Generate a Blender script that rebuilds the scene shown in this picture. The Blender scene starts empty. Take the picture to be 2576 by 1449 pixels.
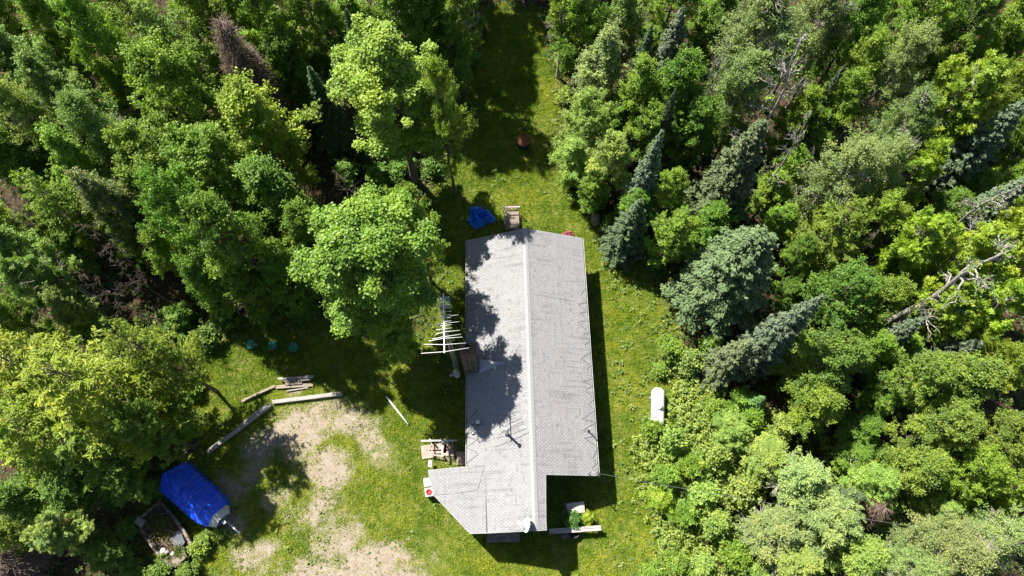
import bpy, math, random
import numpy as np
from mathutils import Vector, Matrix, noise as mnoise

# ------------------------------------------------------------------ camera, world, sun, exposure
scene = bpy.context.scene
C = scene.collection
FPX, TILT, CAMH, CX, CY = 1717.0, math.radians(21.5), 42.0, 1288.0, 724.5   # 24 mm drone lens, 68.5 degrees down
cam_data = bpy.data.cameras.new('camera')
cam_data.sensor_width = 36.0
cam_data.lens = 36.0 * FPX / 2576.0
cam_data.clip_start = 0.5
cam_data.clip_end = 2000.0
cam = bpy.data.objects.new('camera', cam_data)
cam.location = (0, 0, CAMH)
cam.rotation_euler = (TILT, 0, 0)
C.objects.link(cam)
scene.camera = cam

SUN_EL = math.radians(55.0)
SUN_TO = Vector((1.0, -1.0, 0)).normalized() * math.cos(SUN_EL) + Vector((0, 0, -math.sin(SUN_EL)))   # travel direction of the light
world = bpy.data.worlds.new('World')
scene.world = world
world.use_nodes = True
wn = world.node_tree.nodes
wl = world.node_tree.links
sky_node = wn.new('ShaderNodeTexSky')
sky_node.sky_type = 'NISHITA'
sky_node.sun_disc = False
sky_node.sun_elevation = SUN_EL
sky_node.sun_rotation = math.atan2(-SUN_TO.x, -SUN_TO.y)
bg = wn['Background']
bg.inputs['Strength'].default_value = 0.05
wl.new(sky_node.outputs[0], bg.inputs['Color'])
sun_data = bpy.data.lights.new('sun', 'SUN')
sun_data.energy = 5.0
sun_data.angle = math.radians(0.53)
sun_data.color = (1.0, 0.95, 0.86)
sun = bpy.data.objects.new('sun', sun_data)
sun.rotation_euler = SUN_TO.to_track_quat('-Z', 'Y').to_euler()
sun.location = (-30, 40, 60)
C.objects.link(sun)
scene.view_settings.view_transform = 'Standard'
scene.view_settings.look = 'None'
scene.view_settings.exposure = 1.32
scene.view_settings.gamma = 1.0
scene.cycles.max_bounces = 6
scene.cycles.diffuse_bounces = 3
scene.cycles.transmission_bounces = 3
scene.cycles.transparent_max_bounces = 4

# ------------------------------------------------------------------ helpers
ST, CT = math.sin(TILT), math.cos(TILT)
def W(x, y, z=0.0):
    """survey point: where the sight line through (x, y) of the 2576 px wide picture meets height z"""
    dx = (x - CX) / FPX; dy = (CY - y) / FPX
    t = (CAMH - z) / (CT - dy * ST)
    return Vector((dx * t, (dy * CT + ST) * t, z))
def depth(x, y, z=0.0):
    return (CAMH - z) / (CT - (CY - y) / FPX * ST)

def tag(o, label=None, cat=None, group=None, kind=None):
    if label: o['label'] = label
    if cat: o['category'] = cat
    if group: o['group'] = group
    if kind: o['kind'] = kind
    return o
def empty(name, loc=(0, 0, 0), rz=0.0, label=None, cat=None, group=None):
    o = bpy.data.objects.new(name, None)
    o.empty_display_size = 0.2
    o.location = loc; o.rotation_euler = (0, 0, rz)
    C.objects.link(o)
    return tag(o, label, cat, group)
def link(name, me, parent=None, loc=None, rot=None):
    o = bpy.data.objects.new(name, me)
    C.objects.link(o)
    if parent: o.parent = parent
    if loc is not None: o.location = loc
    if rot is not None: o.rotation_euler = rot
    return o

class MB:
    """collects polygons, builds one mesh object"""
    def __init__(s): s.v = []; s.f = []; s.sm = []
    def add(s, vs, fs, smooth=False):
        n = len(s.v); s.v += [tuple(p) for p in vs]
        s.f += [tuple(i + n for i in f) for f in fs]; s.sm += [smooth] * len(fs); return s
    def box(s, c, size, rz=0.0, rx=0.0, ry=0.0, taper=1.0):
        M = Matrix.Translation(c) @ Matrix.Rotation(rz, 4, 'Z') @ Matrix.Rotation(ry, 4, 'Y') @ Matrix.Rotation(rx, 4, 'X')
        hx, hy, hz = [q / 2 for q in size]
        vs = [M @ Vector((x * hx * (taper if z > 0 else 1), y * hy * (taper if z > 0 else 1), z * hz)) for z in (-1, 1) for x, y in ((-1, -1), (1, -1), (1, 1), (-1, 1))]
        return s.add(vs, [(3, 2, 1, 0), (4, 5, 6, 7), (0, 1, 5, 4), (1, 2, 6, 5), (2, 3, 7, 6), (3, 0, 4, 7)])
    def beam(s, a, b, w, h, up=(0, 0, 1)):
        a = Vector(a); b = Vector(b); d = (b - a).normalized()
        u = d.cross(Vector(up))
        if u.length < 1e-4: u = d.cross(Vector((1, 0, 0)))
        u.normalize(); n = u.cross(d)
        vs = [p + u * (sx * w / 2) + n * (sy * h / 2) for p in (a, b) for sx, sy in ((-1, -1), (1, -1), (1, 1), (-1, 1))]
        return s.add(vs, [(3, 2, 1, 0), (4, 5, 6, 7), (0, 1, 5, 4), (1, 2, 6, 5), (2, 3, 7, 6), (3, 0, 4, 7)])
    def tube(s, pts, r, n=8, cap=True):
        pts = [Vector(p) for p in pts]
        rs = r if isinstance(r, (list, tuple)) else [r] * len(pts)
        vs = []; prev = None
        for i, p in enumerate(pts):
            d = (pts[min(i + 1, len(pts) - 1)] - pts[max(i - 1, 0)])
            if d.length < 1e-6: d = Vector((0, 0, 1))
            d.normalize()
            u = d.cross(Vector((0, 0, 1)) if abs(d.z) < 0.95 else Vector((1, 0, 0)))
            if prev is not None:
                u = prev - d * prev.dot(d)
                if u.length < 1e-4: u = d.orthogonal()
            u.normalize(); prev = u; w = d.cross(u)
            for k in range(n):
                a = 2 * math.pi * k / n
                vs.append(p + (u * math.cos(a) + w * math.sin(a)) * rs[i])
        fs = []
        for i in range(len(pts) - 1):
            for k in range(n):
                k2 = (k + 1) % n
                fs.append((i * n + k, i * n + k2, (i + 1) * n + k2, (i + 1) * n + k))
        s.add(vs, fs, True)
        if cap:
            m = len(vs); b = len(s.v) - m
            s.f.append(tuple(b + k for k in range(n))[::-1]); s.sm.append(False)
            s.f.append(tuple(b + m - n + k for k in range(n))); s.sm.append(False)
        return s
    def lathe(s, prof, n=20, M=None, smooth=True):
        vs = []
        for r, z in prof:
            for k in range(n):
                a = 2 * math.pi * k / n
                p = Vector((r * math.cos(a), r * math.sin(a), z))
                vs.append(M @ p if M else p)
        fs = [(i * n + k, i * n + (k + 1) % n, (i + 1) * n + (k + 1) % n, (i + 1) * n + k) for i in range(len(prof) - 1) for k in range(n)]
        return s.add(vs, fs, smooth)
    def prism(s, poly, z0, z1):
        """poly: list of (x, y); z0, z1 numbers or functions of (x, y)"""
        f0 = z0 if callable(z0) else (lambda x, y: z0)
        f1 = z1 if callable(z1) else (lambda x, y: z1)
        n = len(poly)
        vs = [(x, y, f0(x, y)) for x, y in poly] + [(x, y, f1(x, y)) for x, y in poly]
        fs = [tuple(range(n))[::-1], tuple(range(n, 2 * n))] + [(i, (i + 1) % n, n + (i + 1) % n, n + i) for i in range(n)]
        return s.add(vs, fs)
    def mesh(s, name, mat):
        me = bpy.data.meshes.new(name)
        me.from_pydata(s.v, [], s.f)
        me.polygons.foreach_set('use_smooth', s.sm)
        if mat: me.materials.append(mat)
        me.update()
        return me
    def build(s, name, mat, parent=None, loc=None, rot=None, bevel=0.0):
        o = link(name, s.mesh(name, mat), parent, loc, rot)
        if bevel:
            b = o.modifiers.new('bevel', 'BEVEL'); b.width = bevel; b.segments = 2; b.limit_method = 'ANGLE'
        return o

def np_mesh(name, V, F, mat, attrs=None, smooth=False):
    V = np.ascontiguousarray(V, dtype=np.float32); F = np.ascontiguousarray(F, dtype=np.int32)
    me = bpy.data.meshes.new(name)
    me.vertices.add(len(V)); me.vertices.foreach_set('co', V.ravel())
    me.loops.add(F.size); me.loops.foreach_set('vertex_index', F.ravel())
    me.polygons.add(len(F)); me.polygons.foreach_set('loop_start', np.arange(0, F.size, F.shape[1], dtype=np.int32))
    me.polygons.foreach_set('use_smooth', np.full(len(F), smooth))
    for k, a in (attrs or {}).items():
        at = me.attributes.new(k, 'FLOAT', 'POINT'); at.data.foreach_set('value', np.ascontiguousarray(a, dtype=np.float32))
    me.materials.append(mat)
    me.update(calc_edges=True)
    return me
def unit(a): return a / np.maximum(np.linalg.norm(a, axis=-1, keepdims=True), 1e-9)

# ------------------------------------------------------------------ materials
def nodes(name):
    m = bpy.data.materials.new(name); m.use_nodes = True
    nt = m.node_tree; b = nt.nodes['Principled BSDF']
    return m, nt, b
def tnoise(nt, scale, detail=4.0, rough=0.55, coord='Object', stretch=None):
    tc = nt.nodes.new('ShaderNodeTexCoord'); n = nt.nodes.new('ShaderNodeTexNoise')
    n.inputs['Scale'].default_value = scale; n.inputs['Detail'].default_value = detail; n.inputs['Roughness'].default_value = rough
    if stretch:
        mp = nt.nodes.new('ShaderNodeMapping'); mp.inputs['Scale'].default_value = stretch
        nt.links.new(tc.outputs[coord], mp.inputs[0]); nt.links.new(mp.outputs[0], n.inputs['Vector'])
    else: nt.links.new(tc.outputs[coord], n.inputs['Vector'])
    return n
def ramp(nt, src, stops):
    r = nt.nodes.new('ShaderNodeValToRGB')
    while len(r.color_ramp.elements) < len(stops): r.color_ramp.elements.new(0.5)
    for e, (p, c) in zip(r.color_ramp.elements, stops):
        e.position = p; e.color = (*c, 1) if len(c) == 3 else c
    nt.links.new(src, r.inputs[0]); return r
def mixc(nt, fac, a, b, mode='MIX'):
    m = nt.nodes.new('ShaderNodeMix'); m.data_type = 'RGBA'; m.blend_type = mode
    for sock, v in ((m.inputs[0], fac), (m.inputs[6], a), (m.inputs[7], b)):
        if isinstance(v, (int, float)): sock.default_value = v
        elif isinstance(v, tuple): sock.default_value = (*v, 1)
        else: nt.links.new(v, sock)
    return m.outputs[2]
def mth(nt, op, a, b=None, clamp=False):
    m = nt.nodes.new('ShaderNodeMath'); m.operation = op; m.use_clamp = clamp
    for i, v in enumerate((a, b)):
        if v is None: continue
        if isinstance(v, (int, float)): m.inputs[i].default_value = v
        else: nt.links.new(v, m.inputs[i])
    return m.outputs[0]
def bump(nt, b, h, strength=0.4, dist=0.02):
    n = nt.nodes.new('ShaderNodeBump'); n.inputs['Strength'].default_value = strength; n.inputs['Distance'].default_value = dist
    nt.links.new(h, n.inputs['Height']); nt.links.new(n.outputs[0], b.inputs['Normal'])
def mat(name, c1, c2=None, rough=0.7, scale=6.0, bumpy=0.25, metal=0.0, spec=0.4, stretch=None, lo=0.35, hi=0.65, bdist=0.01):
    m, nt, b = nodes(name)
    c2 = c2 or tuple(x * 0.7 for x in c1)
    n = tnoise(nt, scale, 5.0, 0.6, 'Object', stretch)
    r = ramp(nt, n.outputs[0], [(lo, c2), (hi, c1)])
    nt.links.new(r.outputs[0], b.inputs['Base Color'])
    b.inputs['Roughness'].default_value = rough; b.inputs['Metallic'].default_value = metal
    b.inputs['Specular IOR Level'].default_value = spec
    if bumpy: bump(nt, b, n.outputs[0], bumpy, bdist)
    return m
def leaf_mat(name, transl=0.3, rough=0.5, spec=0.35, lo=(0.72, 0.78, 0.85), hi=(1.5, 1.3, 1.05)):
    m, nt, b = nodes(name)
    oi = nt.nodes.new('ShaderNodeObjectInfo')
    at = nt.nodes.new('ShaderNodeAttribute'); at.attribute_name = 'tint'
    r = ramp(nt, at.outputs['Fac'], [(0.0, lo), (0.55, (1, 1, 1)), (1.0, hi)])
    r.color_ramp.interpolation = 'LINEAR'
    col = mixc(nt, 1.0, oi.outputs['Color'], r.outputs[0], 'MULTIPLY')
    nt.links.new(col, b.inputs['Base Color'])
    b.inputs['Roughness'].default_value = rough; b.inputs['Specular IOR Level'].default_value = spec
    tr = nt.nodes.new('ShaderNodeBsdfTranslucent')
    col2 = mixc(nt, 1.0, col, (1.25, 1.35, 0.6), 'MULTIPLY')
    nt.links.new(col2, tr.inputs['Color'])
    mx = nt.nodes.new('ShaderNodeMixShader'); mx.inputs[0].default_value = transl
    out = nt.nodes['Material Output']
    nt.links.new(b.outputs[0], mx.inputs[1]); nt.links.new(tr.outputs[0], mx.inputs[2]); nt.links.new(mx.outputs[0], out.inputs['Surface'])
    return m

M_leaf = leaf_mat('broad_leaf', 0.34, 0.46, 0.36, (0.62, 0.70, 0.75), (1.6, 1.36, 1.05))
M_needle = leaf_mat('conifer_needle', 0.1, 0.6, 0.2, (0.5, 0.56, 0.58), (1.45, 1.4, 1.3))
M_grass = leaf_mat('grass_blade', 0.3, 0.6, 0.2, (0.55, 0.74, 0.8), (1.9, 1.42, 2.0))
M_bark = mat('grey_bark', (0.14, 0.12, 0.10), (0.06, 0.05, 0.042), 0.9, 9, 0.6, stretch=(1, 1, 0.25))
M_pale = mat('pale_bark', (0.42, 0.40, 0.36), (0.17, 0.15, 0.13), 0.8, 5, 0.3, stretch=(1, 1, 2.5))
M_dead = mat('dead_wood', (0.24, 0.20, 0.16), (0.11, 0.085, 0.065), 0.9, 6, 0.4)
M_twig = mat('dead_brown_twig', (0.27, 0.20, 0.155), (0.15, 0.105, 0.08), 0.9, 3, 0.0)
# ------------------------------------------------------------------ ground
def blob(X, Y, px, py, rx, ry, rot=0.0):
    p = W(px, py, 0); c, s = math.cos(rot), math.sin(rot)
    dx = X - p.x; dy = Y - p.y
    u = (dx * c + dy * s) / rx; v = (-dx * s + dy * c) / ry
    return np.exp(-(u * u + v * v) ** 1.3)
def vnoise(X, Y, scale, seed=0.0):
    """smooth value noise on arrays"""
    x = X * scale + seed * 17.13; y = Y * scale - seed * 9.7
    xi = np.floor(x); yi = np.floor(y); fx = x - xi; fy = y - yi
    fx = fx * fx * (3 - 2 * fx); fy = fy * fy * (3 - 2 * fy)
    def h(a, b):
        q = np.sin(a * 127.1 + b * 311.7 + seed * 3.3) * 43758.5453
        return q - np.floor(q)
    return (h(xi, yi) * (1 - fx) + h(xi + 1, yi) * fx) * (1 - fy) + (h(xi, yi + 1) * (1 - fx) + h(xi + 1, yi + 1) * fx) * fy
def fbm(X, Y, scale, seed=0.0):
    return 0.5 * vnoise(X, Y, scale, seed) + 0.3 * vnoise(X, Y, scale * 2.1, seed + 1) + 0.2 * vnoise(X, Y, scale * 4.3, seed + 2)
CLEAR = [(470, 1720), (400, 1400), (340, 1280), (400, 1190), (470, 1120), (455, 960), (500, 870), (640, 800), (800, 790), (1060, 830), (1085, 640), (1075, 500), (1120, 390),
         (1165, 250), (1195, 130), (1215, 20), (1360, 20), (1390, 130), (1420, 300), (1400, 420), (1490, 500), (1540, 600), (1660, 680), (1710, 820), (1650, 930), (1790, 950), (1830, 1010),
         (1740, 1060), (1800, 1120), (1800, 1250), (1760, 1350), (1780, 1720)]
CLEAR_W = [(W(x, y).x, W(x, y).y) for x, y in CLEAR]
def poly_dist(X, Y, poly):
    """signed distance, positive inside"""
    ins = np.zeros(X.shape, bool); d = np.full(X.shape, 1e9)
    n = len(poly)
    for i in range(n):
        x0, y0 = poly[i]; x1, y1 = poly[(i + 1) % n]
        cond = ((y0 > Y) != (y1 > Y)) & (X < (x1 - x0) * (Y - y0) / ((y1 - y0) if y1 != y0 else 1e-9) + x0)
        ins ^= cond
        ex, ey = x1 - x0, y1 - y0
        t = np.clip(((X - x0) * ex + (Y - y0) * ey) / (ex * ex + ey * ey), 0, 1)
        d = np.minimum(d, np.hypot(X - x0 - t * ex, Y - y0 - t * ey))
    return np.where(ins, d, -d)
DIRT = [(760, 1085, 2.6, 1.6, 0.5, 1.2), (680, 1110, 2.6, 1.2, 0.7, 1.2), (880, 1060, 1.9, 1.0, 0, 1.0), (820, 1180, 1.5, 2.0, 0.2, 1.05), (640, 1180, 1.5, 1.0, 0.6, 1.0), (575, 1230, 1.5, 1.1, -0.6, 1.0),
        (820, 1290, 1.2, 2.0, 0.1, .95), (850, 1370, 1.6, 1.6, 0, 1.0), (930, 1410, 3.2, 1.0, 0.1, 1.15), (830, 1445, 3.2, 1.0, 0, 1.15), (1010, 1449, 2.2, .9, 0, 1.0), (640, 1400, 1.9, 1.2, 0.2, 1.0), (570, 1300, 1.4, 1.2, -0.4, .95), (940, 1110, .9, 2.0, 0.5, .85), (740, 1310, 1.2, 1.6, 0.3, .62),
        (740, 985, .7, .35, 0.2, .8), (1120, 1140, 1.0, .7, 0, .8), (700, 1250, 1.6, 1.0, .4, .7)]
def dirt_field(X, Y):
    d = np.zeros(X.shape)
    for px, py, rx, ry, rot, k in DIRT: d = np.maximum(d, k * blob(X, Y, px, py, rx, ry, rot))
    n = fbm(X, Y, 0.8, 3); n2 = fbm(X, Y, 3.0, 13)
    return np.clip((d - 0.18 + (n - 0.5) * 0.9 + (n2 - .5) * .9) * 1.0, 0, 1)
def dry(X, Y):
    d = np.zeros(X.shape)
    for px, py, rx, ry, rot, k in DIRT: d = np.maximum(d, min(k, 1) * blob(X, Y, px, py, rx * 1.6 + .3, ry * 1.6 + .3, rot))
    for px, py, rx, ry in ((960, 1330, 2.5, 2.0), (1570, 800, 1.8, 6.0), (1470, 520, 1.3, 2.0), (1600, 1000, 1.2, 3), (1540, 1420, 3, 1.2), (1230, 1430, 3, .8)): d = np.maximum(d, .55 * blob(X, Y, px, py, rx, ry))
    return d * (0.4 + 1.2 * fbm(X, Y, 1.2, 71))
def terrain(X, Y):
    return 0.10 * (fbm(X, Y, 0.12, 5) - 0.5) + 0.05 * (fbm(X, Y, 0.7, 6) - 0.5)

def axis(lo, hi, step, far):
    a = list(np.arange(lo, hi + 1e-6, step)); g = step
    b = []; x = hi
    while x < far: g *= 1.35; x += g; b.append(x)
    c = []; x = lo; g = step
    while x > -far: g *= 1.35; x -= g; c.append(x)
    return np.array(c[::-1] + a + b)
gx = axis(-34, 34, 0.25, 600); gy = axis(-6, 44, 0.25, 600)
GX, GY = np.meshgrid(gx, gy)
near = np.exp(-np.maximum(np.hypot(GX, GY - 18) - 60, 0) / 40)
GZ = terrain(GX, GY) * near
clear_d = poly_dist(GX, GY, CLEAR_W)
lawn = np.clip((clear_d + (fbm(GX, GY, 0.5, 9) - 0.5) * 2.2) / 1.4 + 0.5, 0, 1)
dirt = dirt_field(GX, GY)
ny, nx = GX.shape
idx = np.arange(nx * ny).reshape(ny, nx)
F = np.stack([idx[:-1, :-1], idx[:-1, 1:], idx[1:, 1:], idx[1:, :-1]], -1).reshape(-1, 4)
m, nt, b = nodes('ground_surface')
al = nt.nodes.new('ShaderNodeAttribute'); al.attribute_name = 'lawn'
ad = nt.nodes.new('ShaderNodeAttribute'); ad.attribute_name = 'dirt'
n1 = tnoise(nt, 2.2, 6, 0.65); n2 = tnoise(nt, 14, 4, 0.6); n3 = tnoise(nt, 0.35, 3, 0.5)
litter = ramp(nt, n1.outputs[0], [(0.3, (0.025, 0.017, 0.010)), (0.55, (0.06, 0.04, 0.022)), (0.72, (0.035, 0.045, 0.012))])
turf = ramp(nt, n1.outputs[0], [(0.3, (0.035, 0.06, 0.008)), (0.5, (0.10, 0.13, 0.016)), (0.72, (0.20, 0.175, 0.06))])
sand = ramp(nt, n2.outputs[0], [(0.3, (0.165, 0.13, 0.10)), (0.5, (0.26, 0.215, 0.17)), (0.7, (0.335, 0.285, 0.235))])
sand2 = mixc(nt, 0.5, sand.outputs[0], ramp(nt, n1.outputs[0], [(0.35, (0.195, 0.15, 0.115)), (0.65, (0.315, 0.27, 0.22))]).outputs[0])
c = mixc(nt, al.outputs['Fac'], litter.outputs[0], turf.outputs[0])
edge = mth(nt, 'ADD', ad.outputs['Fac'], mth(nt, 'MULTIPLY', mth(nt, 'SUBTRACT', n2.outputs[0], 0.5), 2.2))
edge = ramp(nt, edge, [(0.25, (0, 0, 0)), (0.7, (1, 1, 1))]).outputs[0]
c = mixc(nt, edge, c, sand2)
nt.links.new(c, b.inputs['Base Color']); b.inputs['Roughness'].default_value = 0.95; b.inputs['Specular IOR Level'].default_value = 0.15
bump(nt, b, n2.outputs[0], 0.7, 0.03)
ground = link('ground', np_mesh('ground', np.stack([GX, GY, GZ], -1).reshape(-1, 3), F, m, {'lawn': lawn.ravel(), 'dirt': dirt.ravel()}, True))
tag(ground, 'grassy clearing with bare sandy patch and forest floor around the cabin', 'ground', kind='structure')

# grass blades over the lawn, weeds, undergrowth on the forest floor: nobody could count them
def blades(name, n, region, hgt, wid, dens, colr, label, cat, seed, lean=0.9, z0=0.0):
    rng = np.random.default_rng(seed)
    x = rng.uniform(region[0], region[1], n); y = rng.uniform(region[2], region[3], n)
    keep = rng.random(n) < dens(x, y); x = x[keep]; y = y[keep]; n = len(x)
    cl = fbm(x, y, 1.1, seed + 0.5)
    a = rng.uniform(0, 2 * np.pi, n); h = hgt * rng.uniform(0.5, 1.3, n) * (0.7 + 0.7 * cl); w = wid * rng.uniform(0.6, 1.3, n)
    ln = lean * rng.uniform(0.3, 1.2, n); a2 = rng.uniform(0, 2 * np.pi, n)
    base = np.stack([x, y, terrain(x, y) + z0], -1)
    side = np.stack([np.cos(a) * w / 2, np.sin(a) * w / 2, 0 * a], -1)
    tip = base + np.stack([np.cos(a2) * h * ln, np.sin(a2) * h * ln, h], -1)
    V = np.stack([base - side, base + side, tip], 1).reshape(-1, 3)
    t = np.clip(1.5 * (fbm(x, y, 0.4, seed + 2) - .5) + 1.5 * (fbm(x, y, 2.2, seed + 3) - .5) + rng.normal(0, 0.2, n) + 0.48 + 0.45 * dry(x, y), 0, 1)
    o = link(name, np_mesh(name, V, np.arange(3 * n).reshape(-1, 3), M_grass, {'tint': np.repeat(t, 3)}))
    o.color = (*colr, 1)
    return tag(o, label, cat, kind='stuff')
def in_house(x, y): return (x > -2.4) & (x < 4.3) & (y > 4.6) & (y < 18.3) | (x > -2.2) & (x < 1.6) & (y > 1.8) & (y < 5)
def grass_d(x, y):
    d = np.clip((poly_dist(x, y, CLEAR_W) + (fbm(x, y, 0.5, 9) - 0.5) * 2.2) / 1.4 + 0.6, 0, 1)
    return d * (1 - 0.97 * dirt_field(x, y) ** .7) * (0.35 + 0.65 * np.clip(fbm(x, y, 0.8, 21) * 2.2 - 0.45, 0, 1)) * ~in_house(x, y)
blades('lawn_grass', 1200000, (-22, 13, -7, 41), 0.13, 0.034, grass_d, (0.225, 0.32, 0.02), 'sunlit yellow green lawn grass growing round the cabin', 'grass', 11)

def leaf_quads(P, N, L, Wd, rng, tint, inplane=None):
    n = len(P)
    N = unit(N); r = rng.normal(size=(n, 3)) if inplane is None else inplane
    U = unit(r - N * np.sum(r * N, -1, keepdims=True)); V_ = np.cross(N, U)
    L = np.broadcast_to(np.asarray(L, float), (n,))[:, None]; Wd = np.broadcast_to(np.asarray(Wd, float), (n,))[:, None]
    V = np.stack([P - U * L / 2, P + V_ * Wd / 2 - U * L * 0.08 + N * Wd * 0.12, P + U * L / 2, P - V_ * Wd / 2 - U * L * 0.08 + N * Wd * 0.12], 1).reshape(-1, 3)
    return V, np.arange(4 * n).reshape(-1, 4), np.repeat(tint, 4)
def broad_weeds(name, n, region, dens, colr, label, cat, seed, size=0.16, k=5, hz=(0.04, 0.3)):
    rng = np.random.default_rng(seed)
    x = rng.uniform(region[0], region[1], n); y = rng.uniform(region[2], region[3], n)
    keep = rng.random(n) < dens(x, y); x = x[keep]; y = y[keep]; n = len(x)
    a = rng.uniform(0, 2 * np.pi, (n, k)); r = rng.uniform(0.3, 1.1, (n, k)) * size
    h = rng.uniform(*hz, (n, 1)) * rng.uniform(0.5, 1, (n, k))
    P = np.stack([x[:, None] + np.cos(a) * r, y[:, None] + np.sin(a) * r, terrain(x, y)[:, None] + h], -1).reshape(-1, 3)
    out = np.stack([np.cos(a), np.sin(a), 0 * a], -1).reshape(-1, 3)
    N = out * 0.35 + np.array([0, 0, 1.0]) + rng.normal(0, 0.3, (n * k, 3))
    t = np.clip(np.repeat(rng.uniform(0.2, 0.9, n), k) + rng.normal(0, 0.12, n * k), 0, 1)
    V, F, t = leaf_quads(P, N, size * rng.uniform(0.7, 1.3, n * k), size * 0.62, rng, t, out)
    o = link(name, np_mesh(name, V, F, M_leaf, {'tint': t})); o.color = (*colr, 1)
    return tag(o, label, cat, kind='stuff')
def wood_d(x, y):
    d = poly_dist(x, y, CLEAR_W)
    return np.clip(-d / 1.2 + 0.75, 0, 1) * np.clip(fbm(x, y, 0.35, 31) * 2.6 - 0.6, 0.12, 1) * ~in_house(x, y)
broad_weeds('undergrowth', 64000, (-38, 38, -5, 50), wood_d, (0.07, 0.125, 0.022), 'low dark green undergrowth covering the forest floor', 'undergrowth', 41, 0.15, 7, (0.08, 0.75))
def weed_d(x, y):
    d = poly_dist(x, y, CLEAR_W)
    east = np.clip((x - 5.2) / 2.0, 0, 1) * (d > 0.2)
    edge = np.clip(1.0 - np.abs(d) / 1.6, 0, 1) * 0.5
    return np.clip(east * 0.34 + edge + 0.03 * (d > 0), 0, 1) * (1 - dirt_field(x, y)) * np.clip(fbm(x, y, 0.6, 33) * 3 - 0.9, 0.05, 1) * ~in_house(x, y)
broad_weeds('lawn_weeds', 15000, (-20, 14, -3, 33), weed_d, (0.16, 0.23, 0.05), 'pale leafy weeds dotted through the lawn and its edges', 'weeds', 43, 0.18, 6, (0.06, 0.3))
def sprig_d(x, y): return np.clip(dirt_field(x, y) * 0.5, 0, 1) * (fbm(x, y, 1.3, 55) > 0.52)
broad_weeds('sand_sprigs', 2600, (-19, -3, -3, 11), sprig_d, (0.12, 0.17, 0.03), 'small green sprigs sprouting from the bare sandy patch', 'weeds', 45, 0.09, 6, (0.02, 0.1))

# knee-high brush that fills the ground between the shrubs and the lawn on the east side
BRUSH_W = [(W(x, y).x, W(x, y).y) for x, y in ((1600, 1110), (1690, 1070), (1700, 960), (1800, 960), (1900, 1010), (2060, 1100), (2250, 1150), (2300, 1650), (1640, 1650), (1660, 1350), (1600, 1230))]
def brush_d(x, y):
    d = poly_dist(x, y, BRUSH_W)
    return np.clip(d / .8 + .6, 0, 1) * np.clip(fbm(x, y, .7, 81) * 3 - .9, .1, 1)
broad_weeds('thicket_brush', 19000, (6, 26, -7, 12), brush_d, (0.225, 0.305, 0.06), 'knee high bright green brush filling the thicket east of the lawn', 'brush', 47, 0.16, 7, (0.15, 0.95))
# ------------------------------------------------------------------ the cabin
HO = Vector((0.80, 18.85, 0.0)); HA = math.asin(0.0245)
def HL(p):
    """world point to cabin plan (u east of the ridge, v south of the north roof edge)"""
    d = Vector(p) - HO; c, s = math.cos(-HA), math.sin(-HA)
    return (d.x * c - d.y * s, -(d.x * s + d.y * c))
RZ, PK, PZK = 4.2, 0.4255, 0.2
CR = -2.62                                        # line where the porch roof leaves the main slope
PORCH = [(CR, 14.02), (-5.9, 14.16), (-5.58, 15.5), (-3.5, 17.62), (CR, 17.62)]
WEST = [(0, 0), (-3.76, 0), (-3.76, 14.0), (CR, 14.02), (CR, 17.6), (0, 17.6)]
EAST = [(0, 0), (0, 17.58), (0.60, 17.58), (0.60, 14.74), (3.76, 14.74), (3.76, 0)]
def zw(u, v): return RZ + u * PK
def ze(u, v): return RZ - u * PK
def zp(u, v): return RZ + CR * PK + (u - CR) * PZK + 0.012
cabin = empty('cabin', HO, HA, 'long single storey cabin with a pale grey shingled gable roof', 'cabin')

M_siding = mat('brown_siding', (0.15, 0.095, 0.06), (0.09, 0.055, 0.035), 0.8, 3, 0.3, stretch=(1, 1, 9))
M_under = mat('roof_underlay', (0.10, 0.10, 0.105), (0.06, 0.06, 0.065), 0.9, 8, 0.1)
M_trim = mat('pale_trim', (0.46, 0.45, 0.44), (0.30, 0.29, 0.28), 0.6, 4, 0.05)
M_concrete = mat('concrete', (0.34, 0.32, 0.29), (0.22, 0.20, 0.18), 0.9, 5, 0.3)
M_glass, _nt, _b = nodes('window_glass'); _b.inputs['Base Color'].default_value = (0.02, 0.025, 0.03, 1); _b.inputs['Roughness'].default_value = 0.05
# shingles: each tab is its own slab, tone differs tab by tab; dark algae streaks run down the slope
m, nt, b = nodes('grey_shingle')
at = nt.nodes.new('ShaderNodeAttribute'); at.attribute_name = 'tint'
base = ramp(nt, at.outputs['Fac'], [(0.0, (0.17, 0.17, 0.176)), (0.5, (0.245, 0.246, 0.252)), (1.0, (0.29, 0.29, 0.292))])
st = tnoise(nt, 1.0, 5, 0.62, 'Object', (0.35, 6.0, 0.35)); pt = tnoise(nt, 0.55, 3, 0.5)
stain = mth(nt, 'MULTIPLY', ramp(nt, st.outputs[0], [(0.50, (0, 0, 0)), (0.68, (1, 1, 1))]).outputs[0], ramp(nt, pt.outputs[0], [(0.42, (0, 0, 0)), (0.62, (1, 1, 1))]).outputs[0])
col = mixc(nt, mth(nt, 'MULTIPLY', stain, 0.6), base.outputs[0], (0.085, 0.085, 0.09))
gr = tnoise(nt, 45, 2, 0.5)
col = mixc(nt, 0.35, col, ramp(nt, gr.outputs[0], [(0.3, (0.6, 0.6, 0.6)), (0.7, (1.25, 1.25, 1.25))]).outputs[0], 'MULTIPLY')
rust = tnoise(nt, 0.33, 2, 0.4)
col = mixc(nt, mth(nt, 'MULTIPLY', ramp(nt, rust.outputs[0], [(0.60, (0, 0, 0)), (0.75, (1, 1, 1))]).outputs[0], 0.3), col, (0.27, 0.21, 0.195))
nt.links.new(col, b.inputs['Base Color']); b.inputs['Roughness'].default_value = 0.9; b.inputs['Specular IOR Level'].default_value = 0.25
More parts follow.
